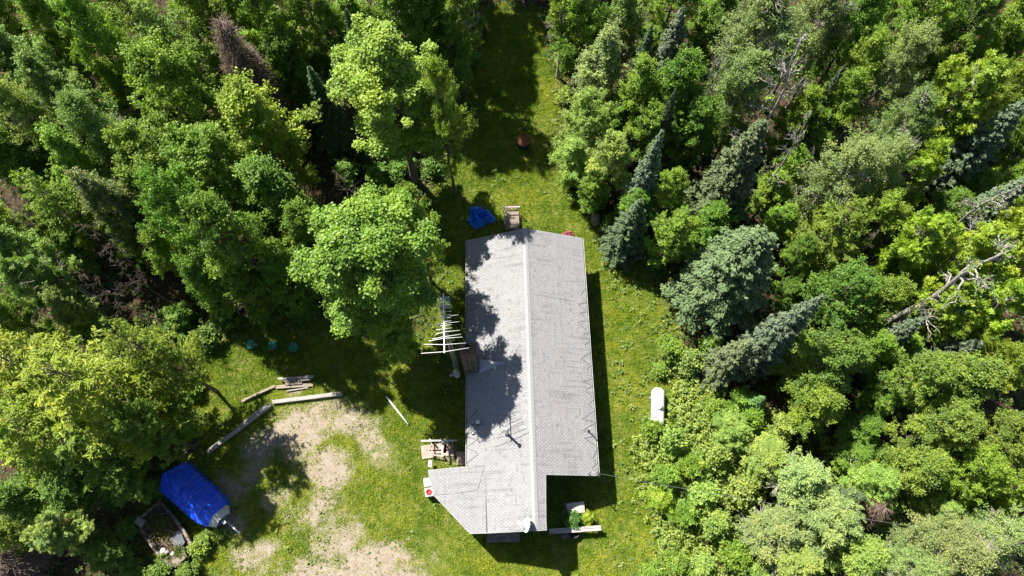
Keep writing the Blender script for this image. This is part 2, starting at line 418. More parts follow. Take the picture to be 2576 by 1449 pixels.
bump(nt, b, gr.outputs[0], 0.3, 0.004)
M_shingle = m

# walls: main block with gables, the south wing under the ridge
mb = MB()
def gable_block(mb, u0, u1, v0, v1, zf, base=0.0):
    us = sorted({u0, u1} | ({0.0} if u0 < 0 < u1 else set()))
    top = lambda u: zf(u) - 0.16
    sec = [(u0, base), (u1, base)] + [(u, top(u)) for u in us[::-1]]
    n = len(sec)
    vs = [(u, -v0, z) for u, z in sec] + [(u, -v1, z) for u, z in sec]
    mb.add(vs, [tuple(range(n)), tuple(range(2 * n - 1, n - 1, -1))] + [(i, n + i, n + (i + 1) % n, (i + 1) % n) for i in range(n)])
gable_block(mb, -3.36, 3.36, 0.4, 14.34, lambda u: RZ - abs(u) * PK)
gable_block(mb, -2.5, 0.22, 14.343, 17.2, lambda u: RZ - abs(u) * PK)
mb.build('wall', M_siding, cabin)
MB().box((0, -7.37, 0.12), (6.86, 14.0, 0.26)).box((-1.14, -15.8, 0.12), (2.9, 2.9, 0.26)).build('foundation', M_concrete, cabin)
def window(u, v, z, w, h, face):
    s = {'w': (-1, 0), 'e': (1, 0), 's': (0, -1), 'n': (0, 1)}[face]
    horiz = face in 'we'
    def bx(mb, du, z_, ww, hh, d, off):
        c = (u + s[0] * off + (0 if horiz else du), -v + s[1] * off + (du if horiz else 0), z_)
        mb.box(c, (d, ww, hh) if horiz else (ww, d, hh))
    mb = MB()
    for du, z_, ww, hh in ((0, z + h / 2 + 0.04, w + 0.16, 0.08), (0, z - h / 2 - 0.04, w + 0.16, 0.08), (-w / 2 - 0.04, z, 0.08, h), (w / 2 + 0.04, z, 0.08, h), (0, z, w, 0.05)):
        bx(mb, du, z_, ww, hh, 0.07, 0.034)
    fr = mb.build('window', M_trim, cabin)
    mb = MB(); bx(mb, 0, z, w, h, 0.02, 0.012); mb.build('pane', M_glass, fr)
for v in (3.0, 6.2, 11.8): window(-3.36, v, 1.5, 1.1, 0.9, 'w')
for v in (2.6, 6.6, 10.4): window(3.36, v, 1.5, 1.1, 0.9, 'e')
window(1.9, 0.4, 1.5, 1.1, 0.9, 'n'); window(2.0, 14.34, 1.5, 1.1, 0.9, 's')
def door(u, v, face):
    s = -1 if face == 's' else 1
    d = MB().box((u, -v + s * 0.03, 1.3), (0.9, 0.06, 2.0)).build('door', M_trim, cabin)
    MB().tube([(u + 0.35, -v + s * 0.06, 1.25), (u + 0.35, -v + s * 0.12, 1.25)], 0.035, 8).build('handle', mat('brass', (0.5, 0.4, 0.2), rough=0.3, metal=1.0, bumpy=0), d)
door(-0.83, 0.4, 'n'); door(-1.6, 17.2, 's')

# roof deck, shingles, ridge caps, fascia
mb = MB()
for poly, zf in ((WEST, zw), (EAST, ze), (PORCH, zp)):
    P2 = [(u, -v) for u, v in poly]
    if poly is not WEST: P2 = P2
    # keep counter-clockwise
    ar = sum(P2[i][0] * P2[(i + 1) % len(P2)][1] - P2[(i + 1) % len(P2)][0] * P2[i][1] for i in range(len(P2)))
    if ar < 0: P2 = P2[::-1]
    mb.prism(P2, lambda u, v, zf=zf: zf(u, v) - 0.13, zf)
roof = mb.build('roof', M_under, cabin)
tag(roof, 'pale grey shingled gable roof with dark algae streaks')
def v_range(poly, u):
    xs = []
    n = len(poly)
    for i in range(n):
        (u0, v0), (u1, v1) = poly[i], poly[(i + 1) % n]
        if (u0 <= u < u1) or (u1 <= u < u0): xs.append(v0 + (v1 - v0) * (u - u0) / (u1 - u0))
    xs.sort(); return xs
def shingles(poly, zf, sgn, u_start, u_end, expo, tab, seed):
    rng = random.Random(seed); V = []; Fc = []; T = []
    k = math.sqrt(1 + (zf(1, 0) - zf(0, 0)) ** 2)
    du = expo / k; r = 0; u = u_start
    while (u - u_end) * sgn < -1e-3:
        ua, ub = u, u + sgn * du
        if (ub - u_end) * sgn > 0: ub = u_end
        ra = v_range(poly, ua + sgn * 1e-3); rb = v_range(poly, ub - sgn * 1e-3)
        rowt = rng.gauss(0, 0.03)
        if len(ra) == len(rb):
            for q in range(0, len(ra), 2):
                a0, a1, b0, b1 = ra[q], ra[q + 1], rb[q], rb[q + 1]
                lo, hi = min(a0, b0), max(a1, b1)
                v = lo - tab * (0.5 if r % 2 else 0.0) - rng.random() * tab * 0.12
                while v < hi:
                    va, vb = v + 0.007, v + tab - 0.007
                    pa0, pa1 = min(max(va, a0), a1), max(min(vb, a1), a0)
                    pb0, pb1 = min(max(va, b0), b1), max(min(vb, b1), b0)
                    if pa1 - pa0 > 0.01 or pb1 - pb0 > 0.01:
                        n0 = len(V); lift = 0.016 + rng.random() * 0.007
                        ub2 = ub + sgn * (0.004 * rng.random())
                        for uu, v0, v1, h in ((ua, pa0, pa1, 0.004), (ub2, pb0, pb1, lift)):
                            V.append((uu, -v0, zf(uu, v0) + h)); V.append((uu, -v1, zf(uu, v1) + h))
                        V.append((ub2, -pb0, zf(ub2, pb0) - 0.002)); V.append((ub2, -pb1, zf(ub2, pb1) - 0.002))
                        V.append((ua, -pa0, zf(ua, pa0) - 0.002)); V.append((ua, -pa1, zf(ua, pa1) - 0.002))
                        fs = [(0, 1, 3, 2), (2, 3, 5, 4), (0, 2, 4, 6), (1, 7, 5, 3)]
                        if sgn > 0: fs = [f[::-1] for f in fs]
                        Fc += [tuple(i + n0 for i in f) for f in fs]
                        t = min(1, max(0, 0.52 + rowt + rng.gauss(0, 0.10) - (0.3 if rng.random() < 0.02 else 0)))
                        T += [t] * 8
                    v += tab
        u = ub; r += 1
    o = link('shingles', np_mesh('shingles', np.array(V), np.array(Fc), M_shingle, {'tint': T}), roof)
    return tag(o, kind='stuff')
shingles(WEST, zw, -1, 0.0, -3.77, 0.125, 0.19, 1)
shingles(EAST, ze, 1, 0.0, 3.77, 0.125, 0.19, 2)
shingles(PORCH, zp, -1, CR, -5.9, 0.125, 0.19, 3)
M_cap = mat('ridge_cap_shingle', (0.30, 0.30, 0.305), (0.24, 0.24, 0.245), 0.9, 9, 0.15)
mb = MB()
capv = []
for y, h in ((0.0, 0.040), (-0.235, 0.028)):
    for u in (-0.17, 0.0, 0.17): capv.append((u, y, RZ - abs(u) * PK + h))
    for u in (-0.17, 0.0, 0.17): capv.append((u, y, RZ - abs(u) * PK + 0.014))
mb.add(capv, [(0, 6, 7, 1), (1, 7, 8, 2), (0, 1, 4, 3), (1, 2, 5, 4), (7, 6, 9, 10), (8, 7, 10, 11), (0, 3, 9, 6), (2, 8, 11, 5)])
cap_me = mb.mesh('ridge_cap', M_cap)
for i in range(74):
    o = link('ridge_cap', cap_me, roof, (random.Random(i).uniform(-.006, .006), -i * 0.2365 - 0.01, 0.0))
mb = MB()
def edge_board(a, b, za, zb, drop=0.16, t=0.03):
    A = Vector((a[0], -a[1], za)); B = Vector((b[0], -b[1], zb)); d = (B - A).normalized()
    n = Vector((d.y, -d.x, 0)).normalized()
    mb2 = MB(); o_ = n * (t / 2 + 0.003)
    vs = [A + o_ - n * t / 2 + Vector((0, 0, 0.012)), B + o_ - n * t / 2 + Vector((0, 0, 0.012)), B + o_ + n * t / 2 + Vector((0, 0, 0.012)), A + o_ + n * t / 2 + Vector((0, 0, 0.012))]
    vs += [p - Vector((0, 0, drop)) for p in vs]
    mb2.add(vs, [(0, 1, 2, 3), (7, 6, 5, 4), (0, 4, 5, 1), (1, 5, 6, 2), (2, 6, 7, 3), (3, 7, 4, 0)])
    return mb2.build('fascia', M_trim, roof)
edge_board((-3.76, 14.0), (-3.76, 0), zw(-3.76, 0), zw(-3.76, 0)).scale = (1, 1, 1)
edge_board((3.76, 0), (3.76, 14.74), ze(3.76, 0), ze(3.76, 0))
edge_board((-3.76, 0), (0, 0), zw(-3.76, 0), RZ); edge_board((0, 0), (3.76, 0), RZ, ze(3.76, 0))
edge_board((3.76, 14.74), (0.6, 14.74), ze(3.76, 0), ze(.6, 0)); edge_board((0.6, 14.77), (0.6, 17.58), ze(.6, 0), ze(.6, 0))
edge_board((0.6, 17.58), (0, 17.6), ze(.6, 0), RZ); edge_board((0, 17.6), (CR, 17.62), RZ, zw(CR, 0)); edge_board((CR, 17.62), (-3.5, 17.62), zp(CR, 0), zp(-3.5, 0))
edge_board((-3.5, 17.62), (-5.58, 15.5), zp(-3.5, 0), zp(-5.58, 0)); edge_board((-5.58, 15.5), (-5.9, 14.16), zp(-5.58, 0), zp(-5.9, 0)); edge_board((-5.9, 14.16), (CR, 14.02), zp(-5.9, 0), zp(CR, 0))
# porch posts and floor under the wing roof
M_post = mat('weathered_post', (0.22, 0.19, 0.16), (0.13, 0.11, 0.09), 0.9, 5, 0.3, stretch=(1, 1, .2))
for u, v in ((-5.5, 14.5), (-5.25, 15.4), (-3.5, 17.2)):
    MB().box((u, -v, zp(u, v) / 2 - 0.06), (0.12, 0.12, zp(u, v) - 0.13)).build('porch_post', M_post, cabin)
for i in range(22):
    v = 14.42 + i * 0.13
    MB().box((-4.0 + (0.0 if v < 15.4 else (v - 15.4) * .48), -v, 0.2), (2.9 - (0 if v < 15.4 else (v - 15.4) * .96), 0.122, 0.04)).build('porch_board', M_post, cabin)

# heat cable zigzags along the eaves
M_cable = mat('black_cable', (0.10, 0.10, 0.10), rough=0.6, bumpy=0)
M_cable2 = mat('grey_cable', (0.33, 0.33, 0.33), rough=0.6, bumpy=0)
def cable(pts, zf, name='heat_cable', r=0.009, mt=None):
    out = []
    for (u, v) in pts: out.append((u, -v, zf(u, v) + 0.034))
    fin = []
    for a, b in zip(out[:-1], out[1:]):
        for t in (0, .35, .7): fin.append(tuple(a[i] + (b[i] - a[i]) * t + (random.Random(a[1] * 7 + t).uniform(-.03, .03) if i < 2 and t else 0) for i in range(3)))
    fin.append(out[-1])
    return MB().tube(fin, r, 4).build(name, mt or M_cable, cabin)
rz = random.Random(5)
pts = []; v = 3.4; inn = False
while v < 14.5:
    pts.append((3.72 if not inn else 3.18 + rz.uniform(-.25, .25), v + rz.uniform(-.1, .1))); v += 0.3 + rz.uniform(-.08, .22); inn = not inn
cable(pts, ze)
pts = []; v = 1.6; inn = False
while v < 7.2:
    pts.append((-3.72 if not inn else -3.0 + rz.uniform(-.2, .1), v)); v += 0.24 + rz.uniform(-.04, .12); inn = not inn
cable(pts, zw)
cable([(-3.74, 11.55), (-3.0, 10.9), (-3.74, 11.6), (-3.0, 11.85), (-3.74, 12.35), (-3.1, 12.6), (-3.74, 13.0), (-3.0, 13.4), (-3.74, 13.9)], zw)
cable([(-3.7, 14.04), (CR - .05, 14.06), (-2.9, 14.8), (-3.05, 15.3), (-3.6, 15.42), (-4.6, 15.5), (-5.5, 15.5)], zp, 'porch_cable', 0.014, M_cable2)

# chimney of laid stones on the west eave, round flue on top, saddle behind it
def uv(px, py, z): return HL(W(px, py, z))
CU0, CU1 = uv(1170, 930, 2.8)[0] - 0.02, uv(1204, 930, 2.8)[0] + 0.02
CV1 = uv(1187, 937, 2.75)[1]; CV0 = CV1 - 0.66; CTOP = 6.4
chim = MB().box(((CU0 + CU1) / 2, -(CV0 + CV1) / 2, CTOP / 2), (CU1 - CU0 - 0.06, CV1 - CV0 - 0.06, CTOP - 0.02)).build('chimney', mat('mortar', (0.20, 0.18, 0.155), rough=0.95, scale=14), cabin)
tag(chim, 'weathered brick chimney with rusty top and round flue')
M_brick = [mat('chimney_brick', c1, c2, 0.92, 11, 0.5) for c1, c2 in (((0.13, 0.095, 0.075), (0.07, 0.052, 0.042)), ((0.11, 0.095, 0.08), (0.06, 0.052, 0.043)), ((0.18, 0.155, 0.13), (0.095, 0.08, 0.068)), ((0.20, 0.095, 0.06), (0.11, 0.055, 0.038)))]
brick_me = {}
rb = random.Random(9)
rows = 26; r0 = 2.25; rh = (CTOP - r0) / rows
def brick(c, sz, mi):
    key = (round(sz[0], 2), round(sz[1], 2), mi)
    if key not in brick_me:
        mb = MB().box((0, 0, 0), sz); brick_me[key] = mb.mesh('brick', M_brick[mi])
    link('brick', brick_me[key], chim, (c[0] + rb.uniform(-.012, .012), c[1] + rb.uniform(-.012, .012), c[2]), (rb.uniform(-.03, .03), rb.uniform(-.03, .03), rb.uniform(-.03, .03)))
for r in range(rows):
    z = r0 + (r + 0.5) * rh; hot = r > rows - 6
    n = 3
    L = (CU1 - CU0) / n
    for i in range(n if r % 2 == 0 else n):
        sh = 0
        for vv in (CV0, CV1):
            brick((CU0 + (i + .5) * L, -vv, z), (L - 0.03, 0.09, rh - 0.022), 3 if hot and rb.random() < .6 else rb.randrange(3))
    L = (CV1 - CV0 - 0.1) / 2
    for i in range(2):
        for uu in (CU0, CU1):
            brick((uu, -(CV0 + 0.05 + (i + .5) * L), z), (0.09, L - 0.03, rh - 0.022), 3 if hot and rb.random() < .6 else rb.randrange(3))
mcx, mcy = (CU0 + CU1) / 2, -(CV0 + CV1) / 2
M_crown = mat('rusty_crown', (0.17, 0.085, 0.05), (0.10, 0.07, 0.05), 0.9, 7, 0.4)
MB().box((mcx, mcy, CTOP + 0.035), (CU1 - CU0 + 0.10, CV1 - CV0 + 0.08, 0.09), taper=0.94).build('chimney_crown', M_crown, chim, bevel=0.012)
fl = Matrix.Translation((mcx - 0.03, mcy + 0.10, CTOP + 0.08))
MB().lathe([(0.17, 0), (0.165, 0.20), (0.18, 0.20), (0.18, 0.26), (0.14, 0.26), (0.135, 0.0)], 20, fl).build('flue', M_crown, chim)
MB().lathe([(0.0, 0.05), (0.136, 0.05)], 16, fl).build('flue_bore', mat('bore_black', (0.012, 0.011, 0.01), rough=1, bumpy=0), chim)  # near-black disc takes the place of the open bore
# saddle (cricket) behind the chimney
sv = (CV0 + CV1) / 2 - 0.0
A = (CU1 + 0.02, sv - 0.42); B = (CU1 + 0.02, sv + 0.42); T = (CU1 + 1.55, sv + 0.02)
rt = zw(CU1, 0) + 0.30
cv = [(A[0], -A[1], zw(*A) + .022), (B[0], -B[1], zw(*B) + .022), (T[0], -T[1], zw(*T) + .030), (CU1 + 0.02, -sv, rt)]
cv += [(x, y, zw(x, 0) + 0.004) for x, y, z in cv]
MB().add(cv, [(0, 3, 2), (3, 1, 2), (0, 2, 6, 4), (1, 5, 6, 2), (0, 4, 5, 1), (0, 1, 3)]).build('chimney_saddle', mat('saddle_flashing', (0.40, 0.42, 0.45), (0.27, 0.285, 0.31), 0.6, 5, 0.2), roof)

# pipes and vents through the roof
M_galv = mat('galvanised', (0.55, 0.55, 0.55), (0.40, 0.40, 0.40), 0.4, 8, 0.05, metal=0.7)
M_blackpipe = mat('black_vent', (0.03, 0.03, 0.03), rough=0.6, bumpy=0)
def pipe(px, py, zf, h, r, name='vent_pipe', cap=True, mt=None):
    z = 3.3
    for _ in range(6): u, v = uv(px, py, z); z = zf(u, v)
    p = MB().tube([(u, -v, z - 0.1), (u, -v, z + h)], r, 12).build(name, mt or M_galv, cabin)
    MB().lathe([(r * 2.3, 0.03), (r * 1.5, 0.07), (r * 1.03, 0.14)], 14, Matrix.Translation((u, -v, z))).build('pipe_boot', M_under, p)
    if cap: MB().lathe([(r * 1.02, -0.06), (r * 1.7, 0.0), (r * 1.5, 0.10), (0.0, 0.17)], 14, Matrix.Translation((u, -v, z + h + .04))).build('pipe_cap', M_trim, p)
    return u, v, z
pipe(1277, 1093, zw, 1.55, 0.065)
pipe(1480, 1084, ze, 0.95, 0.035, cap=False, mt=M_trim)
u, v, z = pipe(1190, 1091, zw, 0.22, 0.04, cap=False)
u, v = uv(1203, 1062, 3.0); z = zw(u, v)
vb = MB().box((u, -v, z + 0.14), (0.22, 0.26, 0.30)).build('roof_vent', M_blackpipe, cabin)
MB().lathe([(0.16, 0), (0.15, 0.06), (0.06, 0.12), (0, 0.13)], 14, Matrix.Translation((u, -v, z + 0.30))).build('vent_hood', M_galv, vb)
MB().tube([(u - .1, -v, z + .05), (u - 0.45, -v - .25, zw(u - .45, 0) + .04), (-3.74, -v - 0.75, zw(-3.74, 0) + .04)], 0.013, 5).build('vent_cable', M_cable, cabin)

# wind-blown twigs and leaves lying on the shingles
rd = np.random.default_rng(4)
nd = 170; uu = np.concatenate([rd.uniform(.2, 3.6, 110), rd.uniform(-3.6, -.3, 60)]); vv = np.concatenate([rd.beta(1.0, 1.9, 110) * 14.5, rd.uniform(.2, 13.8, 60)])
Pd = np.stack([uu, -vv, RZ - np.abs(uu) * PK + .03], -1)
Vd, Fd, td = leaf_quads(Pd, np.array([0, 0, 1.]) + rd.normal(0, .15, (nd, 3)), rd.uniform(.03, .08, nd), .03, rd, rd.random(nd))
o = link('roof_litter', np_mesh('roof_litter', Vd, Fd, M_leaf, {'tint': td}), roof); o.color = (.05, .04, .03, 1); tag(o, kind='stuff')
# ------------------------------------------------------------------ things on and beside the cabin
def hw(u, v, z): return cabin_M @ Vector((u, -v, z))
cabin_M = Matrix.Translation(HO) @ Matrix.Rotation(HA, 4, 'Z')
M_white = mat('white_paint', (0.78, 0.78, 0.76), (0.68, 0.68, 0.66), 0.4, 3, 0.03)
M_alu = mat('aluminium', (0.80, 0.79, 0.77), (0.66, 0.65, 0.63), 0.45, 10, 0.02, metal=0.0)
M_dishgrey = mat('dish_grey', (0.42, 0.42, 0.42), (0.33, 0.33, 0.33), 0.5, 4, 0.05)
M_wood = mat('grey_timber', (0.40, 0.38, 0.35), (0.20, 0.18, 0.16), 0.9, 4, 0.4, stretch=(0.35, 6, 6))
M_wood2 = mat('tan_timber', (0.32, 0.265, 0.20), (0.17, 0.135, 0.10), 0.9, 4, 0.4, stretch=(0.35, 6, 6))
M_wood3 = mat('dark_timber', (0.11, 0.085, 0.065), (0.055, 0.042, 0.033), 0.9, 4, 0.4, stretch=(0.35, 6, 6))
M_rust = mat('rusted_steel', (0.24, 0.085, 0.04), (0.12, 0.05, 0.03), 0.85, 7, 0.3)

# television aerial on its lattice tower
top = W(1117, 822, 10.2); base = Vector((top.x - 0.0, top.y, 0))
aer = empty('antenna_tower', (base.x, base.y, 0), 0, 'tall lattice tower with a white many-armed television aerial left of the chimney', 'antenna')
def lat(z, k):
    r = 0.16; a = 2 * math.pi * k / 3 + 0.5
    return Vector((r * math.cos(a) * (1 if z < 8.6 else .6), r * math.sin(a) * (1 if z < 8.6 else .6), z))
for k in range(3): MB().tube([lat(0, k), lat(9.2, k)], 0.016, 6).build('leg', M_galv, aer)
for i in range(23):
    z = 0.2 + i * 0.39; mb = MB()
    for k in range(3): mb.tube([lat(z, k), lat(z + 0.39, (k + 1) % 3)], 0.008, 4, False)
    mb.build('lattice_brace', M_galv, aer)
MB().tube([(0, 0, 8.6), (0, 0, 10.35)], 0.026, 8).build('mast', M_galv, aer)
yt = W(1115.5, 739, 10.2).y - base.y; yb = W(1118, 888, 10.2).y - base.y; xo = W(1115.5, 739, 10.2).x - base.x; xb = W(1118, 888, 10.2).x - base.x
MB().beam((xo, yt, 10.22), (xb, yb, 10.22), 0.055, 0.05).build('boom', M_alu, aer)
# elements: (left end px, y) (right end px, y), read off along the boom
for (ax, ay, bx_, by) in ((1097, 757, 1130, 755), (1098, 762, 1130, 761), (1098, 768, 1131, 767), (1098, 774, 1131, 772), (1098, 780, 1133, 777), (1098, 785, 1134, 785), (1099, 796, 1134, 794),
                          (1081, 811, 1152, 801), (1099, 814, 1134, 811), (1099, 831, 1135, 827), (1081, 836, 1154, 831), (1100, 843, 1138, 839), (1099, 857, 1137, 852), (1081, 866, 1156, 854), (1068, 882, 1169, 873),
                          (1060, 898, 1177, 890)):
    pass
for (t, half, dz, sk) in ((.115, .33, 0, .02), (.145, .33, 0, .02), (.18, .34, 0, .02), (.21, .34, 0, .02), (.25, .36, 0, .03), (.27, .37, 0, .0), (.305, .36, .02, .0), (.36, .36, 0, .02), (.42, .36, .0, .04), (.45, .72, .0, .10),
                      (.475, .37, .02, .03), (.535, .37, 0, .05), (.565, .76, 0, .1), (.6, .39, .02, .04), (.655, .40, 0, .05)):
    t = (t - 0.05) * 1.0
    cpt = Vector((xo + (xb - xo) * t, yt + (yb - yt) * t, 10.24 + dz))
    MB().tube([cpt + Vector((-half, -sk, 0)), cpt + Vector((half, sk, 0))], 0.012, 5).build('element', M_alu, aer)
for (ly, lx, ry, rx, cy) in ((853, 1081, 838, 1157, 848), (866, 1068, 849, 1172, 862), (879, 1060, 860, 1184, 870), (889, 1050, 872, 1192, 875)): pass
for (lx, ly, mx, my, rx, ry) in ((1095, 841, 1116, 835, 1157, 831), (1087, 853, 1116, 847, 1160, 841), (1078, 858, 1117, 851, 1164, 848), (1066, 866, 1117, 867, 1172, 863), (1059, 889, 1118, 885, 1180, 875)):
    L = W(lx, ly, 10.25) - base; Mx = W(mx, my, 10.25) - base; R = W(rx, ry, 10.25) - base
    L.z = R.z = Mx.z = 10.25
    MB().tube([L, Mx, R], 0.015, 5).build('element', M_alu, aer)
MB().box((0.0, 0.0, 10.18), (0.12, 0.14, 0.08)).build('boom_clamp', M_galv, aer)

def dish(name, loc, face, tilt, d, label, mt, arm=0.55, mh=0.45, onroof=None):
    e = empty(name, loc, face, label, 'satellite dish')
    M = Matrix.Translation((0, 0, mh)) @ Matrix.Rotation(math.pi / 2 - tilt, 4, 'Y')
    r = d / 2; prof = [(r * i / 8, 0.30 * d * (i / 8) ** 2 * 0.55) for i in range(9)]
    prof += [(p[0], p[1] - 0.012) for p in prof[::-1]]
    MB().lathe(prof, 28, M).build('reflector', mt, e)
    tipz = M @ Vector((-r * 0.2, 0, arm)); foot = M @ Vector((r * 0.85, 0, 0.12 * d))
    MB().tube([foot, tipz], 0.02, 6).build('feed_arm', mt, e)
    MB().box(tipz, (0.14, 0.16, 0.09), 0, 0, -tilt).build('feed_horn', mt, e)
    MB().tube([(-0.12, 0, 0), (-0.12, 0, mh * 0.7), M @ Vector((0, 0, -0.01))], 0.028, 8).build('mast', M_galv, e)
    MB().box((-0.12, 0, 0.01), (0.22, 0.22, 0.03)).build('mount_plate', M_galv, e)
    MB().tube([(-0.35, -0.3, 0.0), (-0.12, 0, mh * 0.65)], 0.014, 5).build('stay', M_galv, e)
    return e
p = uv(1330, 1322, 3.95); z = zw(p[0], p[1])
dish('satellite_dish', hw(p[0], p[1], z + 0.02), math.radians(172), math.radians(22), 0.80, 'white satellite dish standing on the south end of the shingled roof', M_white)
p = W(1150, 940, 1.6)
d2 = empty('wall_satellite_dish', (p.x, p.y, 0), 0, 'grey satellite dish beside the chimney at the foot of the aerial tower', 'satellite dish')
Md = Matrix.Translation((0, 0, 1.75)) @ Matrix.Rotation(math.radians(-50), 4, 'Y') @ Matrix.Rotation(math.radians(25), 4, 'X')
prof = [(0.3 * i / 7, 0.06 * (i / 7) ** 2) for i in range(8)]; prof += [(a, b_ - .01) for a, b_ in prof[::-1]]
MB().lathe(prof, 24, Md).build('reflector', M_dishgrey, d2)
MB().tube([Md @ Vector((0.25, 0, .05)), Md @ Vector((.05, 0, .45))], 0.016, 6).build('feed_arm', M_dishgrey, d2)
MB().box(Md @ Vector((.03, 0, .47)), (.2, .12, .1), 0.5).build('feed_horn', M_trim, d2)
MB().tube([(0.1, 0, 0), (0.1, 0, 1.6), Md @ Vector((0, 0, -.01))], 0.028, 8).build('mast', M_galv, d2)

# electric service mast on the south-east corner with its stays, and the cable leading off
u, v = uv(1480, 1190, 3.0); z = ze(u, v)
sm = empty('service_mast', hw(u, v, z), HA, 'white service mast with stays on the south-east corner of the roof', 'mast')
MB().tube([(0, 0, -.05), (0.03, 0, 0.75)], 0.035, 8).build('pole', M_white, sm)
MB().lathe([(0.05, 0), (0.07, .05), (0.05, .12), (0, .15)], 10, Matrix.Translation((.03, 0, .72))).build('weatherhead', M_galv, sm)
eu = 3.74 - u
MB().tube([(0.02, 0, 0.6), (eu, 0.02, -eu * PK + .05)], 0.03, 6).build('brace', M_white, sm)
MB().tube([(0.02, 0, 0.65), (eu * .9, .25, -eu * .9 * PK + .05)], 0.010, 5).build('stay', M_galv, sm)
a = hw(u, v, z + 0.7); bpt = W(2330, 1330, 6.0)
pts = []
for i in range(25):
    t = i / 24; q = a.lerp(bpt, t); q.z -= 1.1 * 4 * t * (1 - t) * .35; pts.append(q)
tag(MB().tube(pts, 0.007, 5).build('power_cable', mat('pale_cable', (0.2, 0.2, 0.19), rough=0.5, bumpy=0)), 'thin pale power cable running from the roof corner into the trees', 'cable')

# north landing: plank deck with white rails, doormat
c = W(1288, 551, 0.45); LW, LD = 0.95, 1.35
ld = empty('entry_landing', (c.x, c.y + 0.0, 0), HA, 'small brown plank landing with white rails at the north end of the cabin', 'landing')
for i in range(8):
    MB().box((-LW / 2 + (i + .5) * LW / 8, -0.1, 0.43), (LW / 8 - 0.012, LD, 0.04)).build('plank', mat('landing_board', (0.25, 0.205, 0.17), (0.17, 0.135, 0.11), 0.9, 4, 0.3, stretch=(6, .4, 6)) if i == 0 else bpy.data.materials['landing_board'], ld)
for x in (-LW / 2 - .03, LW / 2 + .03):
    for y in (LD / 2 - .1, -LD / 2 + .2): MB().box((x, y, 0.5), (0.06, 0.06, 1.0)).build('post', M_trim, ld)
MB().box((-LW / 2 - .03, -0.0, 1.02), (0.07, LD, 0.05)).build('rail', M_trim, ld)
MB().box((0, LD / 2 - .08, 1.05), (LW + .14, 0.07, 0.05)).build('rail', M_trim, ld)
MB().box((LW / 2 + .03, -.35, 1.0), (0.06, .7, 0.05)).build('rail', M_trim, ld)
c = W(1287, 523, 0.06)
tag(MB().box((c.x, c.y, 0.06), (0.75, 0.42, 0.07), 0.05).build('doormat', mat('brown_mat', (0.13, 0.085, 0.06), (0.07, 0.05, 0.035), 1, 20, 0.6), bevel=0.015), 'dark brown mat on the grass before the north landing', 'doormat')

# south step and low plank bench
c = W(1266, 1353, 0.3)
stp = empty('south_steps', (c.x, c.y, 0), HA, 'grey wooden steps in shadow under the south eave', 'steps')
for i, (dy, z) in enumerate(((0.16, 0.36), (-.1, 0.2))):
    MB().box((0, dy, z), (1.9, 0.27, 0.06)).build('tread', M_post, stp)
for x in (-.8, .8): MB().box((x, .05, .1), (.06, .55, .2)).build('riser', M_post, stp)
a = W(1382, 1337, 0.75); bb = W(1512, 1328, 0.75)
ben = empty('plank_bench', (a.x, a.y, 0), 0, 'long weathered plank rail running east from the south end of the cabin', 'bench')
d = bb - a
for k in range(2):
    off = Vector((0, 0.075 - k * .15, 0.75))
    MB().beam(off, Vector((d.x, d.y, 0)) + off, 0.14, 0.045).build('plank', M_wood, ben)
for t in (0.06, .5, .95):
    MB().box((d.x * t, d.y * t, 0.36), (0.09, 0.26, 0.72)).build('post', M_wood2, ben)

# meter cabinet, bucket and pot by the east corner
c = W(1449, 1278, 0.7)
cab = empty('utility_cabinet', (c.x, c.y, 0), math.radians(6), 'grey beige slope-topped utility cabinet in the shaded corner east of the wing', 'cabinet')
M_cab = mat('cabinet_beige', (0.50, 0.46, 0.41), (0.42, 0.38, 0.34), 0.6, 4, 0.05)
MB().add([(-.5, -.3, 0), (.5, -.3, 0), (.5, .3, 0), (-.5, .3, 0), (-.5, -.3, .62), (.5, -.3, .62), (.5, .3, .80), (-.5, .3, .68), (.2, -.3, .72), (.2, .3, .86)],
         [(0, 1, 5, 8, 4), (1, 2, 6, 5), (2, 3, 7, 9, 6), (3, 0, 4, 7), (4, 8, 9, 7), (8, 5, 6, 9), (3, 2, 1, 0)]).build('body', M_cab, cab, bevel=0.012)
MB().box((-.16, .03, .762), (.42, .05, .02), 0, 0, math.radians(-11)).build('seam', M_trim, cab)
MB().box((0, 0, 0.02), (1.15, .75, 0.06)).build('plinth', M_concrete, cab)
c = W(1443, 1338, 0.3)
pot = empty('dark_planter', (c.x, c.y, 0), 0, 'black plastic planter tub by the plank bench', 'planter')
MB().lathe([(0.0, .02), (.26, .02), (.34, .42), (.37, .42), (.37, .47), (.32, .47), (.30, .38), (0, .38)], 18).build('tub', M_blackpipe, pot)
MB().lathe([(0, .4), (.31, .385)], 14).build('soil', mat('potting_soil', (.03, .022, .016), rough=1, scale=30), pot)
c = W(1422, 1348, 0.02)
tag(MB().box((c.x, c.y, .12), (.42, .3, .1), .6, .25, .1).build('plastic_sheet', mat('grey_plastic', (.12, .125, .13), rough=.4, bumpy=.3), bevel=.02), 'crumpled dark plastic tray lying by the planter', 'tray')

